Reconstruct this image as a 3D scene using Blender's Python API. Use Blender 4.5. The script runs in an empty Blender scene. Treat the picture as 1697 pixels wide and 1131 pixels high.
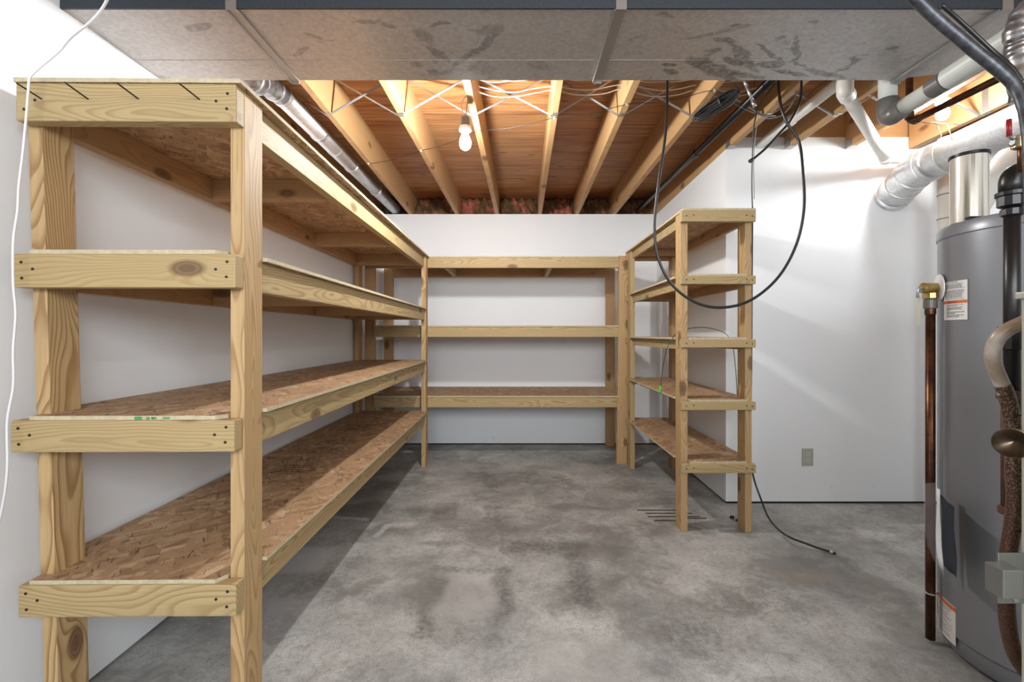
import bpy, bmesh, math, random
from mathutils import Vector, Matrix, Euler
random.seed(7)
scene = bpy.context.scene
COL = scene.collection

# ------------------------------------------------------------------ camera, light, exposure
F, CX, CY, EYE = 754.0, 857.0, 555.0, 1.12       # focal length in pixels, vanishing point, eye height
cam_d = bpy.data.cameras.new('camera'); cam = bpy.data.objects.new('camera', cam_d); COL.objects.link(cam)
cam.location = (0, 0, EYE); cam.rotation_euler = (math.radians(90), 0, 0)
cam_d.sensor_width = 36; cam_d.lens = F / 1697 * 36
cam_d.shift_x = -(CX - 848.5) / 1697; cam_d.shift_y = -(565.5 - CY) / 1697
cam_d.clip_start = .02
scene.camera = cam
scene.view_settings.view_transform = 'Standard'; scene.view_settings.look = 'None'
scene.view_settings.gamma = 1; scene.view_settings.use_curve_mapping = False
scene.view_settings.exposure = 0.17
scene.cycles.use_denoising = True
scene.cycles.max_bounces = 10; scene.cycles.diffuse_bounces = 6
w = bpy.data.worlds.new('world'); scene.world = w; w.use_nodes = True
w.node_tree.nodes['Background'].inputs[0].default_value = (0.80, 0.90, 1.0, 1)
w.node_tree.nodes['Background'].inputs[1].default_value = .7

def area(name, loc, target, sx, sy, power, color):
    d = bpy.data.lights.new(name, 'AREA'); d.shape = 'RECTANGLE'; d.size = sx; d.size_y = sy; d.energy = power; d.color = color
    o = bpy.data.objects.new(name, d); COL.objects.link(o); o.location = loc
    o.rotation_euler = (Vector(target) - Vector(loc)).to_track_quat('-Z', 'Y').to_euler(); return o
area('adjoining_room_light', (0.4, -1.3, 1.85), (0.1, 3.0, 1.0), 2.6, .8, 82, (0.90, 0.95, 1.0))
BULB_POWER = 1400.0       # emission strength of a bulb's glass

# ------------------------------------------------------------------ helpers
def at(px, py, d):
    """point at depth d seen at this place of the frame"""
    return Vector(((px - CX) * d / F, d, EYE + (CY - py) * d / F))
def H(y): return EYE + y

def link(name, me, mat, parent=None, mats=None):
    o = bpy.data.objects.new(name, me); COL.objects.link(o)
    for m in (mats or [mat]): me.materials.append(m)
    if parent is not None:
        o.parent = parent
        o.matrix_parent_inverse = parent['_inv_m'] if False else INV.get(parent.name, Matrix.Identity(4))
    return o
INV = {}
def tag(o, label=None, cat=None, group=None, kind=None):
    if label: o['label'] = label
    if cat: o['category'] = cat
    if group: o['group'] = group
    if kind: o['kind'] = kind
    return o
def thing(name, loc, label, cat, group=None, rz=0.0):
    """an Empty at the thing's base; parts are written in room coordinates and then turned with it"""
    o = bpy.data.objects.new(name, None); COL.objects.link(o)
    o.location = loc; o.rotation_euler = (0, 0, rz); o.empty_display_size = .05
    INV[o.name] = Matrix.Translation(Vector(loc)).inverted()
    return tag(o, label, cat, group)
def sub_inv(o):
    """let a part carry sub-parts written in room coordinates"""
    INV[o.name] = o.matrix_basis.inverted()
    return o
def mesh_of(bm, name, smooth=False):
    me = bpy.data.meshes.new(name); bm.normal_update(); bm.to_mesh(me); bm.free()
    if smooth:
        for p in me.polygons: p.use_smooth = True
    return me

def board(name, x, y, z, axis, mat, parent=None, bev=.002, lean=(0, 0)):
    """a sawn board filling the box x,y,z; its own X axis is the grain; lean moves the low end"""
    c = Vector(((x[0]+x[1])/2, (y[0]+y[1])/2, (z[0]+z[1])/2))
    d = Vector((x[1]-x[0], y[1]-y[0], z[1]-z[0]))
    R = {'X': Matrix.Identity(3), 'Y': Matrix(((0,-1,0),(1,0,0),(0,0,1))), 'Z': Matrix(((0,0,-1),(0,1,0),(1,0,0)))}[axis]
    Rt = R.transposed()
    bm = bmesh.new(); bmesh.ops.create_cube(bm, size=1)
    for v in bm.verts:
        p = Vector((v.co.x*d.x, v.co.y*d.y, v.co.z*d.z))
        if axis == 'Z' and p.z < 0: p.x += lean[0]; p.y += lean[1]
        v.co = Rt @ p
    if bev: bmesh.ops.bevel(bm, geom=bm.edges[:], offset=bev, segments=2, affect='EDGES', profile=.6)
    o = link(name, mesh_of(bm, name), mat, parent)
    o.matrix_basis = Matrix.Translation(c) @ R.to_4x4()
    return sub_inv(o)

def box_bm(bm, x, y, z):
    r = bmesh.ops.create_cube(bm, size=1)
    for v in r['verts']:
        v.co = Vector(((x[0]+x[1])/2 + v.co.x*(x[1]-x[0]), (y[0]+y[1])/2 + v.co.y*(y[1]-y[0]), (z[0]+z[1])/2 + v.co.z*(z[1]-z[0])))
    return r['verts']
def box(name, x, y, z, mat, parent=None, bev=0):
    bm = bmesh.new(); box_bm(bm, x, y, z)
    if bev: bmesh.ops.bevel(bm, geom=bm.edges[:], offset=bev, segments=2, affect='EDGES', profile=.6)
    return link(name, mesh_of(bm, name), mat, parent)
def structure(name, x, y, z, mat):
    return tag(box(name, x, y, z, mat), kind='structure')

def slab(name, outline, z0, z1, mats, parent=None, bev=0, jag=0):
    """a sheet with the outline (x, y); faces take mats[0], cut edges mats[1]"""
    pts = []
    for (a, b) in zip(outline, outline[1:] + outline[:1]):
        a = Vector(a); b = Vector(b); n = max(1, int((b-a).length/.03)) if jag else 1
        for k in range(n):
            p = a.lerp(b, k/n)
            if jag and k: p += Vector((random.uniform(-jag, jag), random.uniform(-jag, jag)))
            pts.append(p)
    bm = bmesh.new()
    vs = [bm.verts.new((p.x, p.y, z0)) for p in pts]
    f = bm.faces.new(vs)
    r = bmesh.ops.extrude_face_region(bm, geom=[f])
    for v in r['geom']:
        if isinstance(v, bmesh.types.BMVert): v.co.z = z1
    bmesh.ops.recalc_face_normals(bm, faces=bm.faces[:])
    for f in bm.faces:
        f.material_index = 0 if abs(f.normal.z) > .5 else 1
    return sub_inv(link(name, mesh_of(bm, name), None, parent, mats=mats))

def catmull(pts, n=8):
    P = [Vector(p) for p in pts]
    if len(P) < 3: return P
    Q = [2*P[0]-P[1]] + P + [2*P[-1]-P[-2]]
    out = []
    for i in range(1, len(Q)-2):
        a, b, c, d = Q[i-1:i+3]
        for k in range(n):
            t = k/n
            out.append(.5*((2*b) + (c-a)*t + (2*a-5*b+4*c-d)*t*t + (3*b-a-3*c+d)*t**3))
    out.append(P[-1]); return out
def round_corners(pts, rad, n=6):
    P = [Vector(p) for p in pts]; out = [P[0]]
    for a, b, c in zip(P, P[1:], P[2:]):
        r = min(rad, (a-b).length*.49, (c-b).length*.49)
        p0 = b + (a-b).normalized()*r; p1 = b + (c-b).normalized()*r
        for k in range(n+1):
            t = k/n; out.append(p0*(1-t)**2 + b*2*t*(1-t) + p1*t*t)
    out.append(P[-1]); return out
def tube_bm(bm, pts, r, seg=12, cap=True):
    P = [Vector(p) for p in pts]; n = len(P)
    R = r if callable(r) else (lambda t: r)
    T = [((P[min(i+1, n-1)] - P[max(i-1, 0)]).normalized()) for i in range(n)]
    u = T[0].orthogonal().normalized(); rings = []
    for i in range(n):
        u = (u - T[i]*u.dot(T[i])).normalized(); v = T[i].cross(u)
        rad = R(i/(n-1))
        rings.append([bm.verts.new(P[i] + (u*math.cos(2*math.pi*k/seg) + v*math.sin(2*math.pi*k/seg))*rad) for k in range(seg)])
    for a, b in zip(rings, rings[1:]):
        for k in range(seg): bm.faces.new((a[k], a[(k+1) % seg], b[(k+1) % seg], b[k]))
    if cap: bm.faces.new(rings[0][::-1]); bm.faces.new(rings[-1])
def tube(name, pts, r, mat, parent=None, seg=12, cap=True, smooth=0, corner=0):
    if smooth: pts = catmull(pts, smooth)
    if corner: pts = round_corners(pts, corner)
    bm = bmesh.new(); tube_bm(bm, pts, r, seg, cap)
    bmesh.ops.recalc_face_normals(bm, faces=bm.faces[:])
    me = mesh_of(bm, name, True)
    for p in me.polygons:
        if len(p.vertices) > 4: p.use_smooth = False
    return link(name, me, mat, parent)
def ring(name, c, axis, r0, r1, length, mat, parent=None, seg=24):
    """a collar: outer radius r1, centred on c along axis; r0 unused when solid"""
    a = Vector(axis).normalized(); c = Vector(c)
    bm = bmesh.new(); L = length/2; e = min(.15*length, .003)
    tube_bm(bm, [c-a*L, c-a*(L-e), c+a*(L-e), c+a*L], lambda t: r1 if .2 < t < .8 else r0, seg)
    bmesh.ops.recalc_face_normals(bm, faces=bm.faces[:])
    return link(name, mesh_of(bm, name, False), mat, parent)
def lathe(name, c, prof, mat, parent=None, seg=40, axis=(0, 0, 1), smooth=True):
    q = Vector((0, 0, 1)).rotation_difference(Vector(axis).normalized())
    bm = bmesh.new(); rings = []
    for (r, z) in prof:
        rings.append([bm.verts.new(Vector(c) + q @ Vector((r*math.cos(2*math.pi*k/seg), r*math.sin(2*math.pi*k/seg), z))) for k in range(seg)])
    for a, b in zip(rings, rings[1:]):
        for k in range(seg): bm.faces.new((a[k], a[(k+1) % seg], b[(k+1) % seg], b[k]))
    if prof[0][0] > 1e-4: bm.faces.new(rings[0][::-1])
    if prof[-1][0] > 1e-4: bm.faces.new(rings[-1])
    bmesh.ops.remove_doubles(bm, verts=bm.verts[:], dist=1e-5)
    bmesh.ops.recalc_face_normals(bm, faces=bm.faces[:])
    me = mesh_of(bm, name, smooth)
    o = link(name, me, mat, parent)
    if smooth:
        for e in me.edges: pass
        try: me.set_sharp_from_angle(angle=math.radians(35))
        except Exception: pass
    return o

# ------------------------------------------------------------------ materials
class N:
    def __init__(s, name):
        s.m = bpy.data.materials.new(name); s.m.use_nodes = True
        s.t = s.m.node_tree; s.b = s.t.nodes['Principled BSDF']
    def n(s, typ, **kw):
        x = s.t.nodes.new(typ)
        for k, v in kw.items():
            if hasattr(x, k) and not k[0].isupper(): setattr(x, k, v)
            else: s.put(x, k, v)
        return x
    def put(s, x, k, v):
        i = x.inputs[int(k[1:])] if k[0] == 'I' and k[1:].isdigit() else x.inputs[k]
        if isinstance(v, bpy.types.NodeSocket): s.t.links.new(v, i)
        else: i.default_value = v
    def math(s, op, a, b=None, c=None, clamp=False):
        x = s.n('ShaderNodeMath', operation=op, use_clamp=clamp); s.put(x, 'I0', a)
        if b is not None: s.put(x, 'I1', b)
        if c is not None: s.put(x, 'I2', c)
        return x.outputs[0]
    def vec(s, op, a, b=None, scale=None):
        x = s.n('ShaderNodeVectorMath', operation=op); s.put(x, 'I0', a)
        if b is not None: s.put(x, 'I1', b)
        if scale is not None: s.put(x, 'Scale', scale)
        return x.outputs['Value'] if op in ('LENGTH', 'DOT_PRODUCT') else x.outputs['Vector']
    def noise(s, v, scale, detail=4, rough=.55, dist=0):
        x = s.n('ShaderNodeTexNoise'); s.put(x, 'Vector', v)
        for k, q in (('Scale', scale), ('Detail', detail), ('Roughness', rough), ('Distortion', dist)): s.put(x, k, q)
        return x.outputs['Fac']
    def noisec(s, v, scale, detail=3):
        x = s.n('ShaderNodeTexNoise'); s.put(x, 'Vector', v); s.put(x, 'Scale', scale); s.put(x, 'Detail', detail)
        return x.outputs['Color']
    def ramp(s, f, stops, interp='LINEAR'):
        x = s.n('ShaderNodeValToRGB'); s.put(x, 'Fac', f); cr = x.color_ramp; cr.interpolation = interp
        while len(cr.elements) < len(stops): cr.elements.new(.5)
        for e, (p, c) in zip(cr.elements, stops):
            e.position = p; e.color = (*c, 1) if not isinstance(c, (int, float)) else (c, c, c, 1)
        return x.outputs[0]
    def mix(s, f, a, b, mode='MIX'):
        x = s.n('ShaderNodeMix', data_type='RGBA', blend_type=mode, clamp_factor=True)
        s.put(x, 'I0', f); s.put(x, 'I6', a if isinstance(a, bpy.types.NodeSocket) else (*a, 1)); s.put(x, 'I7', b if isinstance(b, bpy.types.NodeSocket) else (*b, 1))
        return x.outputs[2]
    def obj(s): return s.n('ShaderNodeTexCoord').outputs['Object']
    def rand(s): return s.n('ShaderNodeObjectInfo').outputs['Random']
    def bump(s, h, strength=.3, dist=.002):
        x = s.n('ShaderNodeBump'); s.put(x, 'Height', h); s.put(x, 'Strength', strength); s.put(x, 'Distance', dist)
        s.t.links.new(x.outputs[0], s.b.inputs['Normal'])
    def out(s, color=None, rough=None, metal=None, spec=None):
        for k, v in (('Base Color', color), ('Roughness', rough), ('Metallic', metal), ('Specular IOR Level', spec)):
            if v is not None: s.put(s.b, k, (*v, 1) if k == 'Base Color' and not isinstance(v, bpy.types.NodeSocket) else v)
        return s.m

def plain(name, c, rough=.5, metal=0, vary=.12, scale=8):
    a = N(name); f = a.noise(a.obj(), scale, 4)
    col = a.mix(f, tuple(x*(1-vary) for x in c), tuple(min(1, x*(1+vary)) for x in c))
    return a.out(col, rough, metal)

def wood(name, light, dark, knot=(.10, .045, .02), ring=.0075, contrast=.6, warm=None, nkn=.62):
    a = N(name); o = a.obj(); r = a.rand()
    r2 = a.math('FRACT', a.math('MULTIPLY', r, 17.3)); r3 = a.math('FRACT', a.math('MULTIPLY', r, 71.7))
    off = a.n('ShaderNodeCombineXYZ', X=a.math('MULTIPLY', r, 60.0), Y=a.math('MULTIPLY_ADD', r2, .10, -.05), Z=a.math('MULTIPLY_ADD', r3, .10, -.05)).outputs[0]
    V = a.vec('ADD', o, off)
    lowc = a.noisec(a.vec('MULTIPLY', V, (1.3, 4.0, 4.0)), 1.0, 2)
    W = a.vec('ADD', V, a.vec('MULTIPLY', a.vec('SUBTRACT', lowc, (.5, .5, .5)), (0, .16, .16)))
    vo = a.n('ShaderNodeTexVoronoi'); a.put(vo, 'Vector', a.vec('MULTIPLY', V, (4.2, 9, 9))); a.put(vo, 'Scale', 1.0)
    d = vo.outputs['Distance']; cr = a.n('ShaderNodeSeparateColor'); a.put(cr, 'I0', vo.outputs['Color'])
    on = a.math('GREATER_THAN', cr.outputs[0], nkn)
    near = a.math('MULTIPLY', a.math('SUBTRACT', 1, a.math('DIVIDE', d, .42, clamp=True), clamp=True), on)
    yz = a.vec('MULTIPLY', W, (0, 1, 1))
    rad = a.math('ADD', a.vec('LENGTH', yz), a.math('MULTIPLY', a.math('POWER', near, 2), .035))
    ph = a.math('FRACT', a.math('DIVIDE', rad, ring))
    g = a.ramp(ph, [(0, .05), (.5, .22), (.82, 1), (.92, .9), (1, .05)])
    fib = a.noise(a.vec('MULTIPLY', V, (6, 260, 260)), 1.0, 3)
    tone = a.noise(a.vec('MULTIPLY', V, (1.0, 10, 10)), 1.0, 3)
    col = a.mix(a.math('MULTIPLY', g, contrast), light, dark)
    col = a.mix(a.math('MULTIPLY', a.ramp(tone, [(.4, 0.), (.72, 1.)]), .55), col, warm or tuple(x*.72 for x in light))
    col = a.mix(a.math('MULTIPLY', a.ramp(fib, [(.35, 0.), (.7, 1.)]), .25), col, tuple(x*.8 for x in dark))
    col = a.mix(a.math('MULTIPLY', a.math('MULTIPLY', r2, .5), 1.0), col, tuple(.5*(x+y)*1.05 for x, y in zip(light, dark)))
    kn = a.math('MULTIPLY', a.ramp(d, [(.09, 1.), (.17, 0.)]), on)
    kr = a.math('MULTIPLY', a.ramp(d, [(.10, 0.), (.15, 1.), (.24, 0.)]), on)
    col = a.mix(kr, col, tuple(x*.55 for x in dark)); col = a.mix(a.math('MULTIPLY', kn, .85), col, knot)
    a.bump(a.math('ADD', g, fib), .25, .0006)
    return a.out(col, .62)

def osb(name, k=1.0):
    a = N(name); o = a.obj()
    nz = a.noisec(o, 9, 3)
    def layer(ang, sc, st):
        mp = a.n('ShaderNodeMapping'); a.put(mp, 'Vector', a.vec('ADD', o, a.vec('MULTIPLY', nz, (.03, .03, 0)))); a.put(mp, 'Rotation', (0, 0, ang)); m2 = a.n('ShaderNodeMapping'); a.put(m2, 'Vector', mp.outputs[0]); a.put(m2, 'Scale', (sc, sc*st, 1)); mp = m2
        v = a.n('ShaderNodeTexVoronoi'); a.put(v, 'Vector', mp.outputs[0]); a.put(v, 'Scale', 1.0)
        q = a.n('ShaderNodeSeparateColor'); a.put(q, 'I0', v.outputs['Color'])
        return q.outputs[0], q.outputs[1], v.outputs['Distance'], mp.outputs[0]
    A, A2, dA, mA = layer(1.0, 13, 3.2); B, B2, dB, mB = layer(-.55, 16, 2.8); C, C2, dC, mC = layer(2.1, 11, 3.4)
    sel = a.math('GREATER_THAN', A2, .5); sel2 = a.math('GREATER_THAN', B2, .62)
    v = a.mix(sel, A, B); v = a.mix(sel2, v, C)
    c1, c2, c3 = (tuple(x*k for x in c) for c in ((.28, .155, .078), (.49, .31, .165), (.70, .50, .31)))
    col = a.ramp(v, [(0., c1), (.35, c2), (.7, c2), (1., c3)])
    fib = a.noise(a.vec('MULTIPLY', mA, (1, 9, 1)), 2.0, 4)
    col = a.mix(a.ramp(fib, [(.35, .0), (.75, .45)]), col, tuple(x*.62 for x in c1))
    mp = a.n('ShaderNodeMapping'); a.put(mp, 'Vector', o); a.put(mp, 'Rotation', (0, 0, 1.1)); m3 = a.n('ShaderNodeMapping'); a.put(m3, 'Vector', mp.outputs[0]); a.put(m3, 'Scale', (9, 46, 1))
    big = a.noise(m3.outputs[0], 1.3, 2, .5, 1.6)
    col = a.mix(a.ramp(big, [(.645, 0.), (.69, .9)]), col, (.06, .035, .022))
    m4 = a.n('ShaderNodeMapping'); a.put(m4, 'Vector', o); a.put(m4, 'Rotation', (0, 0, -.5)); m5 = a.n('ShaderNodeMapping'); a.put(m5, 'Vector', m4.outputs[0]); a.put(m5, 'Scale', (30, 110, 1))
    col = a.mix(a.ramp(a.noise(m5.outputs[0], 1.0, 2, .5, 1.), [(.66, 0.), (.72, .75)]), col, (.10, .06, .035))
    lo = a.noise(o, 2.2, 3)
    col = a.mix(a.ramp(lo, [(.35, .0), (.7, .35)]), col, tuple(x*.6 for x in c2))
    a.bump(v, .2, .0008)
    return a.out(col, .7)

def concrete(name):
    a = N(name); o = a.obj()
    dist = a.vec('MULTIPLY', a.vec('SUBTRACT', a.noisec(o, 4.5, 8), (.5, .5, .5)), (.2, .2, 0))
    p = a.vec('ADD', o, dist)
    col = a.ramp(a.noise(p, 1.6, 7, .66), [(.34, (.17, .173, .165)), (.45, (.36, .365, .35)), (.55, (.50, .505, .485)), (.68, (.63, .635, .61))])
    fine = a.noise(o, 42, 6, .7)
    col = a.mix(a.ramp(fine, [(.38, .38), (.52, 0.)]), col, (.21, .20, .185))
    grit = a.noise(o, 150, 3, .7)
    col = a.mix(a.ramp(grit, [(.40, .35), (.55, 0.)]), col, (.16, .158, .15))
    sw = a.noise(a.vec('MULTIPLY', p, (2.2, 4, 1)), 2.2, 8, .7, .4)
    col = a.mix(a.ramp(sw, [(.56, 0.), (.76, .45)]), col, (.55, .545, .53))
    dk = a.noise(a.vec('ADD', p, (3.1, 7.7, 0)), 2.1, 9, .74)
    col = a.mix(a.ramp(dk, [(.48, 0.), (.60, .72)]), col, (.19, .18, .165))
    sep = a.n('ShaderNodeSeparateXYZ'); a.put(sep, 'I0', a.vec('ADD', o, a.vec('MULTIPLY', dist, (.6, .6, 0))))
    X, Y = sep.outputs[0], sep.outputs[1]
    def patch(x0, x1, y0, y1, soft):
        def edge(v, lo, hi):
            u = a.math('DIVIDE', a.math('SUBTRACT', v, lo), soft, clamp=True); q = a.math('DIVIDE', a.math('SUBTRACT', hi, v), soft, clamp=True)
            return a.math('MULTIPLY', u, q)
        return a.math('MULTIPLY', edge(X, x0, x1), edge(Y, y0, y1))
    mott = a.math('MULTIPLY', a.ramp(fine, [(.36, 1.), (.62, .45)]), a.ramp(dk, [(.36, .55), (.55, 1.)]))
    def put(col, m, c, k): return a.mix(a.math('MULTIPLY', a.math('MULTIPLY', m, mott), k), col, c)
    # worn marks left on the slab: damp outlines, pale patches, rust
    for (x0, x1, y0, y1, s, c, k) in (
        (-.56, -.36, 2.73, 3.03, .02, (.17, .16, .145), .75), (-.22, -.09, 2.70, 3.00, .03, (.16, .15, .14), .8), (-.36, -.22, 2.66, 2.80, .06, (.17, .16, .15), .7),
        (-.42, .05, 2.42, 2.60, .12, (.17, .16, .145), .6), (-.06, .25, 2.18, 2.52, .12, (.16, .15, .14), .7), (.16, .40, 1.78, 2.2, .10, (.16, .15, .14), .75),
        (-.42, -.30, 1.70, 2.15, .05, (.19, .18, .165), .5), (-.06, 0.0, 1.80, 2.2, .05, (.16, .15, .14), .7), (-.36, -.05, 1.68, 1.76, .05, (.17, .16, .15), .6),
        (.42, .78, 2.75, 3.9, .25, (.19, .18, .165), .55), (.45, .95, 1.5, 1.95, .2, (.20, .19, .175), .5),
        (-.34, -.07, 1.78, 2.14, .04, (.52, .51, .495), .6), (-.78, -.58, 2.62, 2.74, .05, (.66, .65, .64), .8), (-.80, -.74, 2.50, 2.70, .02, (.66, .65, .64), .7),
        (-1.25, -.93, 2.12, 2.42, .04, (.66, .68, .72), .95), (-1.3, -.88, 2.74, 2.79, .015, (.66, .68, .7), .9), (-1.2, -.82, 1.66, 2.0, .10, (.50, .52, .55), .8),
        (.0, .45, 1.30, 1.72, .10, (.52, .51, .49), .5), (1.30, 1.60, 2.60, 2.66, .03, (.33, .25, .13), .5), (1.15, 1.5, 2.05, 2.16, .05, (.30, .25, .17), .4),
        (.86, 1.12, 3.15, 3.2, .02, (.28, .19, .10), .6), (.80, 1.05, 3.4, 3.45, .02, (.28, .19, .10), .5), (-1.06, -.98, 1.66, 1.70, .02, (.36, .2, .08), .8)):
        col = put(col, patch(x0, x1, y0, y1, s), c, k)
    for (x0, x1, y0, y1, s_, k_) in ((-.12, -.02, 1.72, 2.22, .03, .8), (-.40, .0, 2.12, 2.20, .03, .7), (-.40, -.30, 1.66, 1.80, .03, .7), (.22, .36, 1.86, 2.35, .05, .85), (-.30, .0, 1.62, 1.72, .05, .7), (-.1, .4, 2.3, 2.5, .08, .75), (.45, .8, 1.55, 1.85, .12, .7), (.7, 1.3, 1.75, 2.05, .15, .55), (-.55, -.3, 2.4, 2.5, .05, .6), (.1, .5, 2.55, 2.62, .05, .4)):
        col = put(col, patch(x0, x1, y0, y1, s_), (.115, .108, .098), k_)
    sep2 = a.n('ShaderNodeSeparateXYZ'); a.put(sep2, 'I0', a.vec('ADD', o, a.vec('MULTIPLY', dist, (.02, .05, 0)))); X, Y = sep2.outputs[0], sep2.outputs[1]
    for (x0, x1, yy) in ((.76, 1.06, 2.90), (.80, 1.10, 2.85), (.80, 1.13, 2.80), (.82, 1.0, 2.74), (1.0, 1.16, 2.775)):
        col = a.mix(a.math('MULTIPLY', patch(x0, x1, yy-.013, yy+.013, .008), .92), col, (.05, .026, .014))
    spots = a.n('ShaderNodeTexVoronoi'); a.put(spots, 'Vector', a.vec('MULTIPLY', o, (1, 1, 0))); a.put(spots, 'Scale', 7.0)
    sc = a.n('ShaderNodeSeparateColor'); a.put(sc, 'I0', spots.outputs['Color'])
    m = a.math('MULTIPLY', a.ramp(spots.outputs['Distance'], [(.02, 1.), (.045, 0.)]), a.math('GREATER_THAN', sc.outputs[0], .6))
    col = a.mix(a.math('MULTIPLY', m, .7), col, (.66, .65, .62))
    a.bump(a.math('ADD', fine, a.noise(o, 6, 5)), .18, .003)
    rough = a.ramp(dk, [(.4, .62), (.7, .45)])
    return a.out(col, rough, 0, .35)

def drywall(name, c=(.86, .875, .885)):
    a = N(name); o = a.obj()
    f = a.noise(o, 1.2, 4); col = a.mix(f, tuple(x*.965 for x in c), tuple(min(1, x*1.03) for x in c))
    fine = a.noise(o, 160, 3); s = a.noise(o, 24, 5, .7)
    z = a.n('ShaderNodeSeparateXYZ'); a.put(z, 'I0', o)
    low = a.ramp(z.outputs[2], [(.02, 1.), (.22, 0.)])
    col = a.mix(a.math('MULTIPLY', a.ramp(s, [(.66, 0.), (.74, 1.)]), a.math('MULTIPLY', low, .55)), col, (.28, .27, .26))
    a.bump(a.math('ADD', fine, a.noise(o, 30, 3)), .12, .0015)
    return a.out(col, .55, 0, .3)

def plywood(name):
    a = N(name); o = a.obj()
    V = a.vec('ADD', o, a.vec('MULTIPLY', a.noisec(o, 2.0, 3), (.25, .05, 0)))
    g = a.noise(a.vec('MULTIPLY', V, (1.3, 26, 1)), 1.5, 5, .6, .5)
    col = a.ramp(g, [(.32, (.20, .065, .020)), (.46, (.36, .145, .048)), (.58, (.48, .225, .085)), (.72, (.57, .32, .14))])
    big = a.noise(a.vec('MULTIPLY', o, (.7, 3.2, 1)), 1.3, 3)
    col = a.mix(a.ramp(big, [(.4, 0.), (.65, .4)]), col, (.60, .35, .16))
    v = a.n('ShaderNodeTexVoronoi'); a.put(v, 'Vector', a.vec('MULTIPLY', V, (3.6, 11, 0))); a.put(v, 'Scale', 1.0)
    q = a.n('ShaderNodeSeparateColor'); a.put(q, 'I0', v.outputs['Color'])
    k = a.math('MULTIPLY', a.ramp(v.outputs['Distance'], [(.07, 1.), (.20, 0.)]), a.math('GREATER_THAN', q.outputs[0], .3))
    col = a.mix(a.math('MULTIPLY', k, .92), col, (.17, .07, .03))
    z = a.n('ShaderNodeSeparateXYZ'); a.put(z, 'I0', o)
    for yy in (.60, 1.81, 3.02, 4.23):
        m = a.math('LESS_THAN', a.math('ABSOLUTE', a.math('SUBTRACT', z.outputs[1], yy)), .003)
        col = a.mix(m, col, (.10, .05, .025))
    return a.out(col, .55)

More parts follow.
